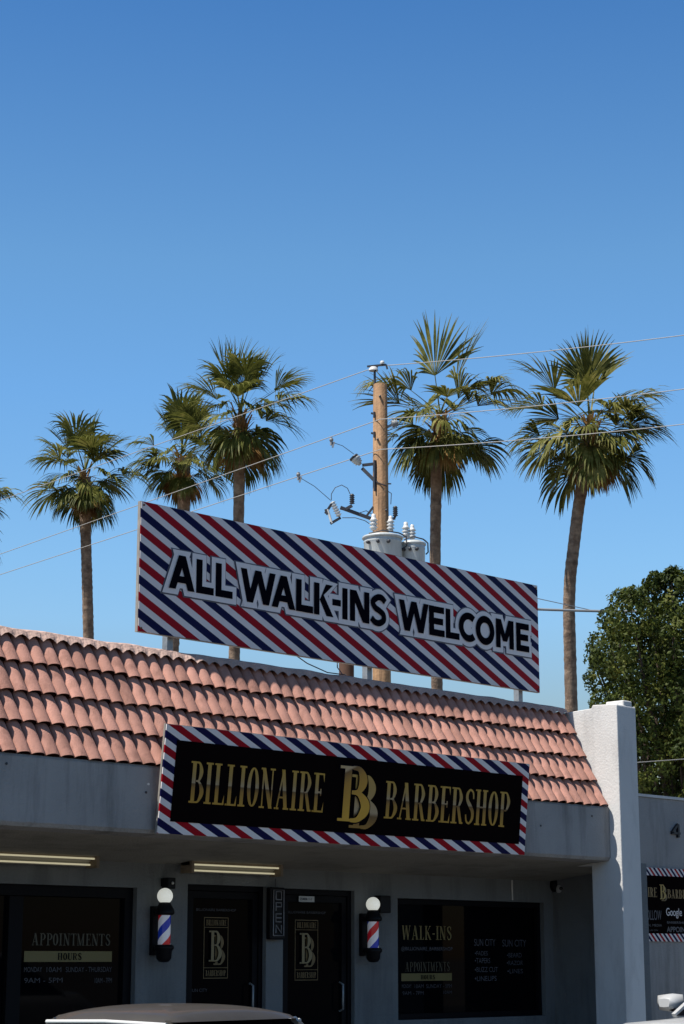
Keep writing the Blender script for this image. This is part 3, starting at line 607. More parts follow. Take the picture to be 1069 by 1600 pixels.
a, b, c, d = atY(1050,1288,YW-.03).x, atY(1062,1288,YW-.03).x, 3.125, 3.30
mb = MB(); mb.bar((b-.03,YW-.02,c), (b-.03,YW-.02,d), .035, .035); mb.bar((a,YW-.02,c+.055), (b+.01,YW-.02,c+.055), .03, .03); mb.bar((a+.005,YW-.02,c+.06), (b-.03,YW-.02,d), .03, .03)
mb.build('numeral', M['numeral'], nm4)

# ================================================================ BARBER POLES, LIGHTS, CAMERA, OPEN SIGN
def pole_stripe(name, flip):
    m = mat(name, (.6,.6,.62), .15); n = m.node_tree; b = n.nodes['Principled BSDF']
    tc = n.nodes.new('ShaderNodeTexCoord'); s = n.nodes.new('ShaderNodeSeparateXYZ'); n.links.new(tc.outputs['Object'], s.inputs[0])
    a = math_node(n, 'ARCTAN2', s.outputs[1], s.outputs[0]); a = math_node(n, 'DIVIDE', a, 2*math.pi)
    u = math_node(n, 'MULTIPLY_ADD', s.outputs[2], -2.6, a); u = math_node(n, 'FRACT', math_node(n, 'ADD', u, 10+flip))
    r = n.nodes.new('ShaderNodeValToRGB'); r.color_ramp.interpolation = 'CONSTANT'; n.links.new(u, r.inputs[0]); e = r.color_ramp.elements
    e[0].position = 0; e[0].color = (.55,.015,.03,1); e[1].position = .25; e[1].color = (.7,.72,.8,1); q = e.new(.5); q.color = (.01,.04,.42,1); q = e.new(.75); q.color = (.7,.72,.8,1)
    n.links.new(r.outputs[0], b.inputs['Base Color']); n.links.new(r.outputs[0], b.inputs['Emission Color']); b.inputs['Emission Strength'].default_value = .07
    return m
def barber_pole(px, py_globe, py_c0, py_c1, py_bot, label, flip, g):
    c = atY(px, py_globe, YW-.17); x = c.x; y = YW-.17
    zg = c.z; z1 = atY(px, py_c0, y).z; z0 = atY(px, py_c1, y).z; zb = atY(px, py_bot, y).z
    t = thing('barber_pole', label, 'barber pole', (x, y, (z0+z1)/2), g)
    MB().ball((x,y,zg), .078).build('globe', M['globe'], t)
    rp = .062
    MB().lathe((x,y,0), [(0,zg-.06),(.055,zg-.062),(.065,zg-.085),(.09,z1+.055),(.098,z1+.03),(.098,z1+.012),(.075,z1),(0,z1)], 24).build('top_cap', M['black'], t)
    MB().lathe((x,y,0), [(rp,z0-.01),(rp,z1+.01)], 28).build('cylinder', pole_stripe('barber_stripes_%s' % ('red' if flip < .3 else 'blue'), flip), t)
    MB().lathe((x,y,0), [(0,z0),(.08,z0),(.098,z0-.015),(.098,z0-.04),(.08,z0-.06),(.075,zb+.04),(.05,zb+.008),(0,zb)], 24).build('bottom_cap', M['black'], t)
    MB().box((x-.05,y+.12,zb+.07), (x+.05,YW-.001,z1+.09)).box((x-.03,y+.04,z1+.02), (x+.03,y+.12,z1+.06)).box((x-.03,y+.04,z0-.05), (x+.03,y+.12,z0-.01)).build('backplate', M['black'], t, bevel=.006)
    return t
barber_pole(258, 1400, 1430, 1476, 1504, 'red white and blue barber pole with white globe left of the first door', .05, 'lit barber poles on the storefront wall')
barber_pole(583, 1413, 1440, 1481, 1504, 'blue and white barber pole with white globe between door and right window', .62, 'lit barber poles on the storefront wall')
def flood(px, py, w_, h_, label, face):
    c = atY(px, py, YW-.10); t = thing('flood_light', label, 'wall light', (c.x, YW-.01, c.z), 'small black lights above the barber poles')
    MB().box((c.x-w_/2,YW-.14,c.z-h_/2), (c.x+w_/2,YW-.04,c.z+h_/2)).build('lamp_head', M['black'], t, bevel=.01)
    MB().box((c.x-.03,YW-.04,c.z-.03), (c.x+.03,YW-.001,c.z+.05)).build('bracket', M['black'], t)
    if face: MB().ball((c.x+.0,YW-.15,c.z), .014, 8).build('lens', M['camera_white'], t)
flood(265, 1380, .10, .11, 'small black light above the left barber pole globe', True)
flood(599, 1413, .17, .19, 'square black light behind the right barber pole globe', False)
# batten lights at the head of the wall
def batten(x0, x1, y, z, label):
    t = thing('batten_light', label, 'strip light', ((x0+x1)/2, y, z), 'fluorescent strip lights under the soffit')
    MB().box((x0,y-.02,z-.01), (x1,y+.11,z+.045)).build('housing', M['housing'], t)
    MB().add([(x0+.03,y-.025,z+.035),(x1-.03,y-.025,z+.035),(x1-.03,y+.10,z-.075),(x0+.03,y+.10,z-.075)], [(0,1,2,3)]).add([(x0+.03,y-.022,z+.040),(x1-.03,y-.022,z+.040),(x1-.03,y+.105,z-.075),(x0+.03,y+.105,z-.075)], [(3,2,1,0)]).build('reflector', M['reflector'], t)
    for dy, dz in ((-.03,-.005),(.035,-.06)):
        MB().tube([(x0+.045,y+dy,z+dz),(x1-.045,y+dy,z+dz)], .009, 10).build('tube', M['tube'], t)
    for xx in (x0, x1-.035): MB().box((xx,y-.055,z-.09), (xx+.035,y+.115,z+.05)).build('end_cap', M['housing'], t)
yb = 14.80
xa = atY(294,1352,yb).x; xb = atY(437,1362,yb).x; zb_ = atY(365,1353,yb).z
batten(xa, xb, yb, zb_, 'lit fluorescent strip light above the left door')
xb2 = atY(150,1348,yb).x; batten(xb2-1.32, xb2, yb, atY(75,1338,yb).z, 'lit fluorescent strip light above the wide left window')
# security camera
c = atY(873,1388,14.93)
t = thing('security_camera', 'pale round security camera on a dark base under the soffit corner', 'camera', (c.x, 14.93, c.z))
MB().lathe((c.x-.01,14.99,c.z+.035), [(0,0),(.085,0),(.085,.05),(.06,.07),(0,.07)], 20, (0,-1,0)).build('base', M['black'], t)
MB().ball((c.x,14.90,c.z-.01), .062, 16).build('body', M['camera_white'], t)
MB().lathe((c.x-.045,14.86,c.z-.005), [(0,0),(.022,0),(.022,.012),(0,.012)], 12, (-.75,-.65,0)).build('lens', M['lens'], t)
# OPEN sign
a = atY(423,1386,YW-.09); b = atY(446,1386,YW-.09); zt = a.z; zb = atY(424,1468,YW-.09).z
t = thing('open_sign', 'narrow upright black box sign reading OPEN between the two doors', 'sign', (a.x, YW-.05, zb))
MB().box((a.x,YW-.09,zb), (b.x+.0,YW-.02,zt)).build('box', M['black'], t, bevel=.015)
MB().tube([((a.x+b.x)/2,YW-.05,zt-.01),((a.x+b.x)/2,YW-.05,zt+.09)], .006, 6).build('hanger', M['rubber'], t)
x0, x1 = a.x+.035, b.x-.03; H4 = (zt-zb-.08)/4; mb = MB(); yn = YW-.10
def nt_(pts, cl=False): mb.tube([(x, yn, z) for x, z in pts], .0065, 6)
for i, ch in enumerate('OPEN'):
    t1 = zt-.045-i*H4; t0 = t1-H4*.72; u0, u1 = x0+.035, x1-.035; tm = (t0+t1)/2
    if ch == 'O': nt_([(u0,t0),(u1,t0),(u1,t1),(u0,t1),(u0,t0)])
    if ch == 'P': nt_([(u0,t0),(u0,t1),(u1,t1),(u1,tm),(u0,tm)])
    if ch == 'E': nt_([(u1,t0),(u0,t0),(u0,t1),(u1,t1)]); nt_([(u0,tm),(u1,tm)])
    if ch == 'N': nt_([(u0,t0),(u0,t1),(u1,t0),(u1,t1)])
mb.build('lettering', M['neon'], t)
mb = MB(); nt_([(x0,zb+.04),(x1,zb+.04),(x1,zt-.03),(x0,zt-.03),(x0,zb+.04)]); mb.build('border_tube', M['neon'], t)

# ================================================================ UTILITY POLE
PD = 34.0; c0 = atD(594.5, 700, PD); PX, PY = c0.x, c0.y; PXPM = PD/FPX
def U(px, py, dd=0.0):        # point beside the pole: px offset to the pole axis, py height, dd metres nearer the street
    lat = (px-594.5)*PXPM; d = ray(594.5, py); k = (c0.x*FH.x+c0.y*FH.y)/(d.x*FH.x+d.y*FH.y)
    return Vector((PX, PY, EYE+d.z*k)) + RT*lat - FH*dd
zt = U(594,601).z
up = thing('utility_pole', 'brown timber utility pole behind the roof sign between palms', 'utility pole', (PX, PY, 0))
MB().tube([(PX+.02,PY,0),(PX+.01,PY,4),(PX,PY,8),(PX,PY,zt-.01),(PX,PY,zt)], [.19,.175,.15,.125,.12], 20).build('shaft', M['wood_pole'], up)
mb = MB(); 
mb.bar(U(586,606,.05), U(586,582,.05), .03); mb.bar(U(574,574,.05), U(604,571,.05), .03); mb.bar(U(604,571,.05), U(606,578,.05), .03)
mb.bar(U(586,582,.05), U(590,574,.05), .03)
mb.build('top_bracket', M['rubber'], up)
mb = MB(); c = U(584,579,.05); mb.lathe(c, [(.085,-.02),(.08,.02),(.05,.05),(.0,.06)], 16); c = U(598,568,.05); mb.lathe(c, [(.03,-.03),(.045,0),(.03,.03),(0,.035)], 12); mb.build('insulator', M['porcelain'], up)
mb = MB()
for py in (646, 677): mb.bar(U(580,py,.02), U(584,py+1,.02), .03); mb.bar(U(585,py,.1), U(585,py+9,.1), .03, .03)
for px, py in ((594,623),(603,800),(590,690)): mb.lathe(U(px,py,.13), [(0,0),(.022,0),(.022,.03),(0,.03)], 8, -FH)
mb.bar(U(606,757,.05), U(611,757,.05), .02); mb.tube([U(606,770,.1), U(611,773,.1), U(610,790,.1)], .008, 6)
build_loose(mb, 'step_bolt', M['rubber'], up)
# upper standoff arm
mb = MB(); mb.bar(U(566,728,.05), U(584,726,.05), .045); mb.bar(U(566,733,.05), U(588,756,.1), .06, .06); mb.bar(U(586,722,.12), U(586,770,.12), .06, .03); mb.tube([U(588,756,.13), U(596,760,.16), U(604,762,.12)], .012, 6)
mb.build('standoff_arm', M['rubber'], up)
mb = MB(); ax = (U(552,714,.05)-U(562,726,.05)).normalized(); mb.lathe(U(563,727,.05), [(0,0),(.035,.0),(.04,.03),(.075,.04),(.06,.07),(.085,.08),(.07,.11),(.09,.12),(.08,.15),(.05,.165),(.03,.19),(0,.19)], 16, ax); mb.build('insulator', M['can'], up)
MB().lathe(U(554,717,.05), [(0,0),(.09,.0),(.085,.035),(0,.04)], 16, ax).build('insulator_head', M['rubber'], up)
MB().lathe(U(617,662,.0), [(0,-.06),(.05,-.05),(.085,-.03),(.05,-.01),(.085,.01),(.05,.03),(.07,.05),(0,.07)], 14, RT+ZZ*.3).bar(U(603,668,0), U(615,663,0), .04).build('insulator', M['wire_dark'], up)
# lower arm with cutout and arresters
mb = MB(); mb.bar(U(532,796,.15), U(584,813,.05), .06, .05); mb.bar(U(572,808,.05), U(583,793,.05), .035); mb.bar(U(540,799,.15), U(550,793,.15), .05); mb.bar(U(606,812,.05), U(617,811,.05), .04); mb.bar(U(615,812,.05), U(619,802,.05), .04)
mb.build('cutout_arm', M['rubber'], up)
def arrester(px, py, dd): 
    p = [(0,-.09)]
    for k in range(5): p += [(.032,-.085+k*.034),(.05,-.075+k*.034),(.032,-.06+k*.034)]
    MB().lathe(U(px,py,dd), p+[(.03,.09),(0,.10)], 14).build('arrester', M['rubber'], up)
arrester(550,783,.15); arrester(617,800,.05)
mb = MB(); a, b = U(519,787,.15), U(531,811,.15); d = (b-a).normalized(); prof = [(0,0)]
for k in range(6): prof += [(.035,.01+k*.048),(.058,.025+k*.048),(.035,.04+k*.048)]
mb.lathe(a, prof+[(0,.31)], 14, d); mb.build('cutout_insulator', M['porcelain'], up)
MB().tube([U(512,800,.2), U(519,822,.2)], .022, 8).build('fuse_tube', M['porcelain'], up)
MB().bar(U(509,806,.2), U(520,788,.15), .04).bar(U(517,822,.2), U(532,812,.15), .045).bar(U(509,800,.2), U(512,808,.2), .04).build('cutout_hardware', M['rubber'], up)
MB().tube([U(518,785,.15), U(518,775,.15), U(524,765,.15), U(534,761,.15), U(543,766,.15), U(547,775,.15)], .007, 6).tube([U(535,812,.15), U(555,812,.15), U(570,816,.12), U(582,824,.1)], .007, 6).tube([U(532,798,.1), U(545,800,.1), U(560,804,.1), U(572,800,.1), U(583,806,.05)], .007, 6).build('jumper_wire', M['rubber'], up)
def transformer(px, ytop, wpx, label, dd, bush):
    c = U(px, ytop, dd); r = wpx*PXPM/2
    t = thing('transformer', label, 'transformer', (c.x, c.y, c.z-1.05), 'pole mounted transformers')
    MB().lathe(c, [(0,-1.05),(r*.94,-1.05),(r*.97,-1.0),(r*.95,-.98),(r*.95,-.14),(r*.97,-.13),(r*.97,-.11),(r*.95,-.10),(r*.95,-.035)], 36).build('tank', M['can'], t)
    MB().lathe(c, [(r*.96,-.07),(r*1.04,-.06),(r*1.04,-.035),(r*1.0,-.02),(r*.6,.02),(0,.035)], 36).build('lid', M['can'], t)
    for bx, by, s in bush:
        q = U(bx, by, dd+.05); p = [(0,-.11*s),(.045*s,-.11*s)]
        for k in range(3): p += [(.035*s,-.09*s+k*.05*s),(.062*s,-.075*s+k*.05*s),(.04*s,-.055*s+k*.05*s)]
        MB().lathe(q, p+[(.03*s,.08*s),(.03*s,.11*s),(0,.125*s)], 14).build('bushing', M['porcelain'], t)
    for sx in (-.7, -.25, .25):
        q = c + RT*(r*sx) - FH*(r*math.sqrt(max(0,1-sx*sx))*.97) - ZZ*.17
        MB().lathe(q, [(0,0),(.03,0),(.03,.05),(.018,.07),(0,.07)], 10, -FH+RT*sx).build('terminal', M['rubber'], t)
    s_ = MB().tube([c+RT*(r*1.0)+ZZ*.02, c+RT*(r*1.18)-ZZ*.02, c+RT*(r*1.2)-ZZ*.18, c+RT*(r*1.02)-ZZ*.22], .014, 6); s_.tube([c+RT*(-r*.7)-FH*.1+ZZ*.02, c-FH*.18+ZZ*.06, c+RT*(r*.8)-FH*.1+ZZ*.03, c+RT*(r*1.0)+ZZ*.02], .012, 6)
    s_.build('cable', M['rubber'], t)
transformer(597, 842, 61, 'wider grey transformer can hung in front of the utility pole', .25, [(583,822,1.25),(609,824,1.15)])
transformer(644, 847, 39, 'narrower grey transformer can hung right of the utility pole', .0, [(633,829,1.2),(643,832,1.1)])
# ---- overhead wires
def wire(name, label, segs, r=.0075, m='wire', cat='power line', group='overhead wires', parts=16):
    mb = MB()
    pts = []
    for a, b, sag in segs:
        for k in range(parts):
            t = k/parts; p = a.lerp(b, t); p.z -= sag*4*t*(1-t); pts.append(p)
    pts.append(segs[-1][1]); mb.tube(pts, r, 6)
    return tag(mb.build(name, M[m], None, tuple(pts[0])), label, cat, group)
def run(zpx, zpy, left, right, sagL=.05, sagR=.3, dd=0):
    c = U(zpx, zpy, dd); L_e = atZ(*left, c.z); R_e = atZ(*right, c.z)
    return [(c+(L_e-c)*1.5, c, sagL), (c, c+(R_e-c)*1.35, sagR)]
wire('power_line', 'topmost overhead wire passing over the head of the utility pole', run(592,572,(0,782),(1069,519),.0,.07))
wire('power_line', 'middle overhead wire crossing the timber pole above the standoff arm', run(594,660,(0,866),(1069,603),.0,.07,.2))
wire('power_line', 'lowest of the three bare overhead wires, crossing the pole by the standoff arm', run(594,708,(0,898),(1069,658),.0,.07,.25))
a = U(612,938,0); b = atZ(1069,947,a.z+.02); wire('service_cable', 'thick grey service cable running right from behind the roof sign to the tree', [(a, a+(b-a)*1.4, .12)], .024, 'wire_dark', 'cable')
a2 = atD(835,934,34); b2 = atD(945,958,35); wire('service_cable', 'thin slack wire just under the thick cable beside the right palm', [(a2, b2, .0)], .007, 'wire_dark', 'cable', parts=4)
a2 = atY(985,1192,15.8); b2 = atY(1069,1186,15.8); wire('service_cable', 'thin pale wire against the dark lower part of the leafy tree', [(a2, a2+(b2-a2)*2, .0)], .006, 'wire', 'cable', parts=4)
# tap wires from the clamps
def clamp(px, py, tx, ty, label):
    z = None; c = U(px, py, .22)
    t = thing('line_clamp', label, 'clamp', tuple(c), 'tap clamps on the bare wires')
    MB().bar(c+ZZ*.06, c-ZZ*.08, .035).bar(c+RT*.05-ZZ*.02, c+RT*.02-ZZ*.12, .03).lathe(c+ZZ*.02, [(0,-.03),(.035,-.02),(.035,.02),(0,.03)], 8).build('jaw', M['wire_dark'], t)
    e = U(tx, ty, .15); MB().tube([c-ZZ*.02, c.lerp(e,.5)+ZZ*.03, e], .006, 5).build('tap_wire', M['rubber'], t)
clamp(518, 694, 553, 713, 'small clamp on the middle wire with a lead to the standoff insulator')
clamp(467, 748, 517, 785, 'small clamp on the lowest wire with a lead to the fuse cutout')
stb = atD(541.5, 1050, 33)
tag(MB().tube([(stb.x,stb.y,0),(stb.x,stb.y,atD(541,985,33).z)], [.135,.13], 14).build('timber_stub', M['dark_wood'], None, (stb.x,stb.y,0)), 'short dark timber stub showing between roof ridge and sign beside the pole', 'post')

# ================================================================ PALMS
def frond(mb, o, d0, rng, pet, blade, droop, n=28, spread=105, sag=.35):
    d = d0.normalized(); p = o.copy(); ppts = [p.copy()]
    for k in range(5):
        d = (d - ZZ*(sag/5)*(1-abs(d.z)*.6)).normalized(); p = p + d*(pet/5); ppts.append(p.copy())
    side = d.cross(ZZ); side = side.normalized() if side.length > .15 else Vector((rng.uniform(-1,1),rng.uniform(-1,1),0)).normalized()
    side = (side + ZZ*rng.uniform(-.25,.25)).normalized(); upv = side.cross(d).normalized(); side = d.cross(upv).normalized()*1
    for k in range(5):
        a, b = ppts[k], ppts[k+1]; w_ = .028-.003*k
        mb.add([a-side*w_, a+side*w_, b+side*w_*.9, b-side*w_*.9], [(0,1,2,3)])
    spread *= rng.uniform(.55,1.0); dth = R(2*spread)/n; fold = rng.uniform(.25,.9)
    segs = 7
    for i in range(n):
        th = -R(spread) + (i+.5)*dth + rng.uniform(-.25,.25)*dth
        Ln = blade*(.62+.38*math.cos(th*.75))*rng.uniform(.88,1.08)
        e0 = (d*math.cos(th) + side*math.sin(th) + upv*(fold*abs(math.sin(th))**1.3 + rng.uniform(-.06,.06))).normalized()
        dr = droop*rng.uniform(.7,1.4); q = p.copy(); row = []
        tw = rng.uniform(-.5,.5); e1 = e0.copy()
        for k in range(segs+1):
            t = k/segs; rad = Ln*t
            wd = min(rad*dth*.56, Ln*.6*dth*.56)*(1 if t < .6 else (1-t)/.4) if k else .004
            wd = max(wd, .0025)
            lat = (upv*tw*.5 + upv.cross(e1)).normalized()
            row += [q-lat*wd, q+lat*wd]
            e1 = (e0 - ZZ*dr*max(0,t-.15)**1.6*1.9).normalized(); q = q + e1*(Ln/segs)
        mb.add(row, [(2*k,2*k+1,2*k+3,2*k+2) for k in range(segs)])
def palm(top_px, top_py, D, s, trunk_pts, label, seed, nf=44, extra=(), emax=76, rtrunk=.17, dry=9):
    rng = random.Random(seed); O = atD(top_px, top_py, D)
    # trunk: axis through given photo points at the same depth, carried on to the ground
    tp = [O] + [atD(x, y, D) for x, y in trunk_pts]
    last = tp[-1]; prev = tp[-2]; dl = (last-prev); slope = Vector((dl.x/dl.z, dl.y/dl.z, 0))
    base = Vector((last.x-slope.x*.4*last.z*1.0, last.y-slope.y*.4*last.z, 0)); tp.append(base)
    t = thing('palm_tree', label, 'palm tree', tuple(base), 'fan palms behind the building')
    # resample with ringed radius
    pts = []; rad = []; 
    for i in range(len(tp)-1):
        a, b = tp[i], tp[i+1]; n = max(2, int((b-a).length/.09))
        for k in range(n):
            pts.append(a.lerp(b, k/n))
    pts.append(base); N = len(pts)
    for i in range(3):   # soften the bends
        pts = [pts[0]] + [(pts[j-1]+pts[j]*2+pts[j+1])/4 for j in range(1,N-1)] + [pts[-1]]
    for i, p in enumerate(pts):
        h = 1-i/N; r_ = rtrunk*(1.0 + .35*(1-h)**2 + (.25*math.exp(-i/6))); rad.append(r_*(1+.03*noise.noise(Vector((i*.13,seed,0)))+(.045 if i % 2 == 0 else 0)+(.05 if noise.noise(Vector((i*.7,seed+3,0))) > .25 else 0)))
    MB().tube(list(reversed(pts)), list(reversed(rad)), 14).build('trunk', M['trunk'], t)
    mb = MB(); md = MB()
    for i in range(nf):
        u = (i+.5)/nf; el = emax - (emax+46)*u**.9; az = i*2.39996+rng.uniform(-.3,.3)
        el += rng.uniform(-22,22); c = math.cos(R(el)); d = Vector((math.cos(az)*c, math.sin(az)*c, math.sin(R(el))))
        low = u > .55
        frond(mb, O + ZZ*(.18-.42*u)*s + Vector((rng.uniform(-.05,.05),rng.uniform(-.05,.05),0)), d, rng, pet=s*rng.uniform(.45,1.0)*(.85 if low else 1), blade=s*rng.uniform(.70,1.08)*(.84 if low else 1), droop=.25+1.75*u+rng.uniform(-.15,.6), sag=.25+.55*u)
    for ang, dep, pl, bl, dr in extra:
        d = RT*math.cos(R(ang)) + ZZ*math.sin(R(ang)) - FH*dep
        frond(mb, O+ZZ*.1*s, d, rng, pet=pl*s*.8, blade=bl*s, droop=dr+.15, sag=.14, spread=85)
    mb.build('crown', M['frond' if seed % 2 else 'frond_pale'], t)
    for i in range(dry):
        az = rng.uniform(0,6.28); d = Vector((math.cos(az)*.5, math.sin(az)*.5, -.75)); frond(md, O-ZZ*.2*s, d, rng, .45*s, rng.uniform(.45,.7)*s, 1.6, 18, 60)
    for i in range(90):     # old leaf bases bristling round the head of the trunk
        az = rng.uniform(0,6.28); z = rng.uniform(-.85,.12)*s; rr_ = rtrunk*1.12; a = O+Vector((math.cos(az)*rr_, math.sin(az)*rr_, z))
        o = Vector((math.cos(az), math.sin(az), 0)); ln = rng.uniform(.15,.34)*s; b = a+o*ln*rng.uniform(.35,.8)+ZZ*ln*rng.uniform(.3,1); sd_ = o.cross(ZZ)*rng.uniform(.025,.05)
        md.add([a-sd_, a+sd_, b+sd_*.5, b-sd_*.5], [(0,1,2,3)])
    md.build('leaf_bases', M['frond_dry'], t)
    return t
palm(-60, 800, 62, 1.36, [(-60,900),(-58,1000)], 'palm showing only its frond tips at the left edge of the view', 11, 34)
palm(132, 745, 60, 1.26, [(133,800),(136,900),(138.5,1000)], 'leftmost full palm, slim and short, standing clear over the tiled roof', 21, 38, rtrunk=.16)
palm(286, 715, 54, 1.12, [(288,780),(282,880),(270,1005)], 'palm half hidden behind its taller neighbour above the sign corner', 33, 34, rtrunk=.17)
palm(376, 655, 49, 1.22, [(374,740),(373,810),(366,1030)], 'tall palm rising over the left half of the roof sign', 47, 36, rtrunk=.135,
     extra=[(98,.1,.9,1.0,.2),(62,-.1,1.0,.9,.3),(35,.2,1.1,.8,.7)])
palm(688, 655, 45, 1.22, [(682,730),(680,870),(683,1080)], 'palm with two upright fronds just right of the utility pole', 58, 33, emax=34, rtrunk=.125,
     extra=[(97,.1,.95,1.25,.12),(66,.0,.95,1.3,.15),(152,.1,1.3,.8,1.4),(140,.2,.9,.8,1.3),(22,.2,1.3,.85,1.6),(38,.6,.6,1.0,1.0)])
palm(922, 668, 42, 1.22, [(912,740),(903,800),(891,900),(889,950),(893,1110)], 'rightmost palm with leaning curved trunk beside the leafy tree', 64, 34, emax=26, rtrunk=.128,
     extra=[(88,.0,.9,1.1,.2),(80,-.3,.9,1.0,.3),(96,.4,.85,1.0,.2),(137,.1,1.05,1.1,.45),(28,.1,1.0,.9,.8),(165,.2,1.1,.8,.9),(-8,.4,.9,1.0,.8),(12,.5,.6,.9,.9)])

# ================================================================ LEAFY TREE AT RIGHT
rng = random.Random(9); TD = 31.0
tc_ = atD(1075, 1250, TD)
tr = thing('leafy_tree', 'dense dark green rounded tree behind the wall right of the pier', 'tree', (tc_.x, tc_.y, 0))
mb = MB(); hub = Vector((tc_.x, tc_.y, 2.4)); mb.tube([(tc_.x,tc_.y,0),(tc_.x+.05,tc_.y,1.2),hub], [.24,.20,.17], 12)
lobes = [(990,972,44),(1012,935,34),(1052,935,36),(1085,945,48),(958,1012,42),(940,1055,30),(948,1100,30),(1000,1030,62),(1045,1000,52),(1085,1030,80),(975,1130,48),(1030,1100,70),(1100,1120,90),(1000,1190,62),(1060,1190,80),(1150,1030,80),(1140,1210,100),(1005,908,17),(985,925,18),(1056,905,18),(1035,915,14),(925,1030,14),(962,965,20)]
LB = []
for i, (px, py, r_) in enumerate(lobes):
    for dd in ((-.55,.5) if r_ > 40 else (0,)):
        c = atD(px+rng.uniform(-8,8), py+rng.uniform(-8,8), TD+dd*1.6+rng.uniform(-.3,.3)); LB.append((c, r_*TD/FPX))
        mb.tube([hub, hub.lerp(c,.5)+Vector((0,0,-.15)), c], [.07,.04,.012], 6, cap=False)
mb.build('trunk', M['bark'], tr)
mb = MB(); V = []; F = []
for c, r_ in LB:
    n = int(3600*(r_/.85)**2)+250
    for k in range(n):
        d = Vector((rng.gauss(0,1),rng.gauss(0,1),rng.gauss(0,1))).normalized(); rad = r_*(.55+.5*rng.random()**.6)
        p = c+d*rad*Vector((1,1,1)).x; p += Vector((noise.noise(p*2.2),noise.noise(p*2.2+Vector((7,0,0))),noise.noise(p*2.2+Vector((0,9,0)))))*.16
        if noise.noise(p*2.8+Vector((3,3,3))) < -.16: continue
        nrm = (d+Vector((rng.gauss(0,.6),rng.gauss(0,.6),rng.gauss(0,.6)))).normalized()
        a = nrm.cross(Vector((rng.uniform(-1,1),rng.uniform(-1,1),rng.uniform(-1,1)))).normalized(); b = nrm.cross(a); l_ = rng.uniform(.024,.050); w_ = l_*.55
        i0 = len(V); V += [tuple(p-a*l_), tuple(p+b*w_), tuple(p+a*l_+nrm*.01), tuple(p-b*w_)]; F.append((i0,i0+1,i0+2,i0+3))
mb.add(V, F); mb.build('crown', M['leaf'], tr)

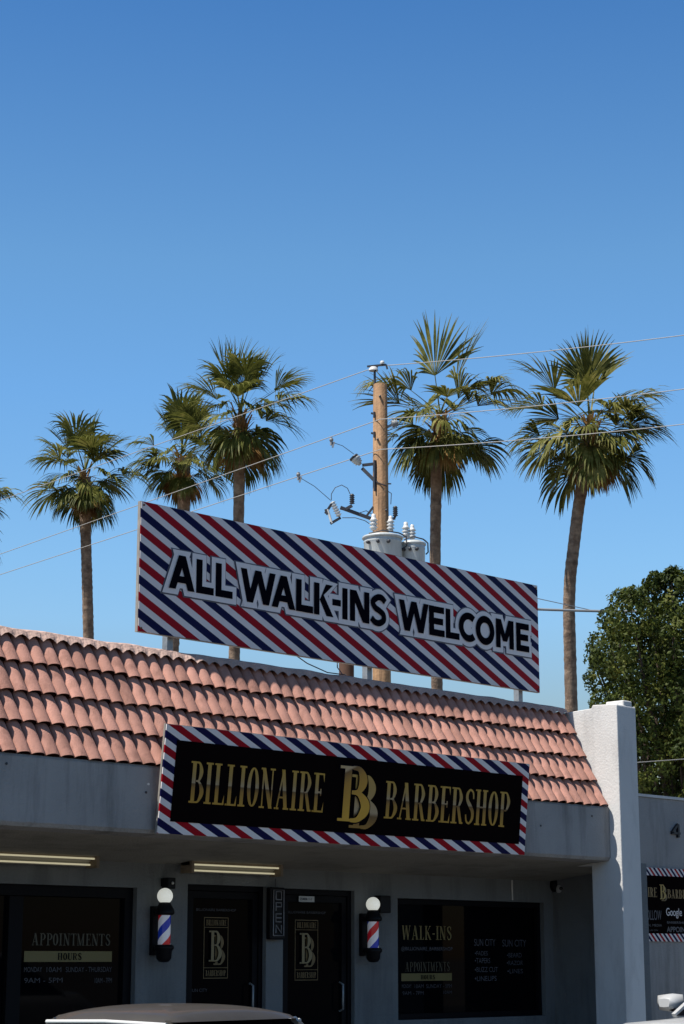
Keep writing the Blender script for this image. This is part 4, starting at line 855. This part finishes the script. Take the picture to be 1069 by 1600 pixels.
# ================================================================ CARS
def car(name, label, loc, heading, paint, trim, hh, belt, Wd, Ln, hood_z, base_w, cat='car'):
    """heading = direction of the nose; local x is the car's left-right, y forward"""
    t = thing(name, label, cat, loc); h = Vector(heading).normalized(); rgt = Vector((h.y,-h.x,0)); o = Vector(loc)
    T_ = lambda x, y, z: o + rgt*x + h*y + ZZ*z
    def grid(mb, fn, nu, nv, sm=True):
        v = [fn(i/nu, j/nv) for i in range(nu+1) for j in range(nv+1)]
        mb.add(v, [(i*(nv+1)+j, i*(nv+1)+j+1, (i+1)*(nv+1)+j+1, (i+1)*(nv+1)+j) for i in range(nu) for j in range(nv)], sm)
    hw = Wd/2; yf, yr = Ln/2, -Ln/2
    # lower body: loft of rounded sections
    ST = [(-1.0,.80,.62,.90),(-.97,.90,.50,.95),(-.85,.97,.30,.985),(-.6,1.0,.22,1.0),(-.3,1.0,.20,1.0),(0,1.0,.20,1.0),(.25,1.0,.20,.99),(.5,1.0,.22,.93),(.75,.98,.26,.88),(.9,.93,.32,.80),(.97,.84,.42,.70),(1.0,.74,.50,.62)]
    def top(u): # height of the shoulder / hood
        if u < .22: return belt
        k = min(1,(u-.22)/.10); base_ = belt+(hood_z-belt)*k
        return base_ - max(0,(u-.6))**2*.75
    secs = []
    for u, wf, zb, tf in ST:
        y = u*Ln/2; w_ = hw*wf; zt_ = top(u) if abs(u) < .96 else top(u)*.88; zt_ = zt_ if u > -.9 else zt_*.97
        sec = [(-w_*.80,zb),(-w_*.98,zb+.06),(-w_,zb+.25),(-w_*.985,zt_-.16),(-w_*.93,zt_-.03),(-w_*.80,zt_+.005),(-w_*.4,zt_+.03),(0,zt_+.037),(w_*.4,zt_+.03),(w_*.80,zt_+.005),(w_*.93,zt_-.03),(w_*.985,zt_-.16),(w_,zb+.25),(w_*.98,zb+.06),(w_*.80,zb)]
        secs.append([T_(x, y, z) for x, z in sec])
    mb = MB(); n = len(secs[0]); mb.add([p for s_ in secs for p in s_], [(i*n+k,i*n+(k+1)%n,(i+1)*n+(k+1)%n,(i+1)*n+k) for i in range(len(secs)-1) for k in range(n)], True)
    mb.add(secs[0], [tuple(range(n))]); mb.add(secs[-1], [tuple(range(n-1,-1,-1))]); body = mb.build('body', paint, t)
    # greenhouse
    yw0, yw1, yr1, yr0 = .20*Ln, .06*Ln, -.24*Ln, -.36*Ln       # windscreen base, roof front, roof rear, rear glass base
    rw = hw*.70; bw = hw*.90; zb = belt-.01; zr = hh-.09
    gl = MB(); P8 = [T_(-bw,yw0+.02,zb),T_(bw,yw0+.02,zb),T_(bw,yr0,zb),T_(-bw,yr0,zb),T_(-rw,yw1,zr),T_(rw,yw1,zr),T_(rw,yr1,zr),T_(-rw,yr1,zr)]
    gl.add(P8, [(0,1,5,4),(1,2,6,5),(2,3,7,6),(3,0,4,7)]); gl.build('windows', M['glass'], t)
    mb = MB()
    def rf(i, j):
        u = i*2-1; v = j; x = u*(rw+.035); y = (yr1-.05)+(yw1-yr1+.12)*v
        z = zr+.012 + (hh-zr-.012)*(1-abs(u)**2.6)**.6*(1-abs(2*v-1)**3.0)**.55 if abs(u) < 1 and 0 < v < 1 else zr+.004
        return T_(x*(1-.06*abs(2*v-1)**3), y, z)
    grid(mb, rf, 24, 24); mb.build('roof', paint, t)
    mb = MB()
    for sx in (-1, 1):
        mb.bar(T_(sx*bw,yw0+.02,zb), T_(sx*rw*.99,yw1,zr+.0), .045, .035); mb.bar(T_(sx*bw,yr0,zb), T_(sx*rw*.99,yr1,zr+.0), .06, .035)
        mb.bar(T_(sx*(bw-.01),-.07*Ln,zb), T_(sx*(rw+.01),-.08*Ln,zr), .05, .04)
    build_loose(mb, 'pillar', paint, t)
    mb = MB()
    for sx in (-1, 1): mb.tube([T_(sx*(rw+.04),yr1-.02,zr-.01), T_(sx*(rw+.045),(yr1+yw1)/2,zr+.0), T_(sx*(rw+.04),yw1+.04,zr-.01)], .012, 8); mb.tube([T_(sx*(bw+.012),yr0,zb+.02), T_(sx*(bw+.02),0,zb+.02), T_(sx*(bw+.012),yw0,zb+.02)], .010, 8)
    build_loose(mb, 'window_trim', trim, t)
    for sx in (-1, 1):
        mm = MB(); c = T_(sx*(bw+.17),yw0-.16,belt+.085)
        pts = [(-.5,0),(-.46,.9),(0,1),(.46,.85),(.5,0),(.4,-.85),(0,-.95),(-.42,-.8)]
        ringA = [c+rgt*sx*a*.22+ZZ*b*.075-h*.05 for a, b in pts]; ringB = [c+rgt*sx*a*.20+ZZ*b*.068+h*.03 for a, b in pts]; ringC = [c+rgt*sx*a*.11+ZZ*b*.035+h*.075 for a, b in pts]
        k = len(pts); mm.add(ringA+ringB+ringC, [(i*k+j,i*k+(j+1)%k,(i+1)*k+(j+1)%k,(i+1)*k+j) for i in range(2) for j in range(k)], True); mm.add(ringC, [tuple(range(k))]); 
        mi = mm.build('mirror', paint, t); MB().add([p+h*.004 for p in ringA], [tuple(range(k))]).build('mirror_glass', M['glass'], mi)
        MB().bar(T_(sx*(bw+.0),yw0-.13,belt+.0), T_(sx*(bw+.14),yw0-.15,belt+.045), .06, .03).build('mirror_arm', M['black'], mi)
    for sx in (-1, 1):
        for yy_ in (.62*Ln/2, -.60*Ln/2):
            c = T_(sx*(hw-.09),yy_,.33); tw_ = MB().lathe(c-rgt*.11, [(.20,0),(.31,.0),(.33,.03),(.33,.19),(.31,.22),(.20,.22)], 28, rgt); wh = tw_.build('wheel', M['rubber'], t)
            MB().lathe(c-rgt*.10, [(0,.0),(.21,.0),(.21,.20),(.0,.20)], 20, rgt).build('rim', M['steel'], wh)
            MB().lathe(T_(sx*(hw-.02),yy_,.33)-rgt*.005, [(.0,0),(.37,0),(.37,.012),(0,.012)], 28, rgt).build('wheel_arch', M['black'], t)
        MB().lathe(T_(sx*hw*.62,yf-.16,.64), [(0,-.02),(.12,0),(.09,.05),(0,.06)], 16, h).build('headlight', M['porcelain'], t)
        MB().box((0,0,0),(0,0,0)) if False else MB().bar(T_(sx*hw*.55,yr+.03,.78), T_(sx*hw*.86,yr+.10,.78), .06, .12).build('tail_light', mat('tail_lens',(.3,.01,.01),.2), t)
    return t
tan = mat('dusty_beige_paint', (.052, .047, .038), .42, var=.15, vscale=5, coat=.4)
wht = mat('white_car_paint', (.42,.43,.43), .35, coat=.3)
cA = atD(224, 1567, 11.6)
car('parked_car', 'beige car whose low dusty roof shows in front of the doors', (cA.x, cA.y, 0), (-.08,1,0), tan, M['porcelain'], cA.z, cA.z-.42, 1.5, 3.1, .86, 1)
cB = atD(1047, 1567, 15.8)
car('parked_car', 'white car with its mirror and bonnet in front of the end pier', (cB.x+.78, cB.y-1.0, 0), (-1,.0,0), wht, M['black'], 1.66, cB.z-.085, 1.86, 4.7, cB.z-.12, 1)
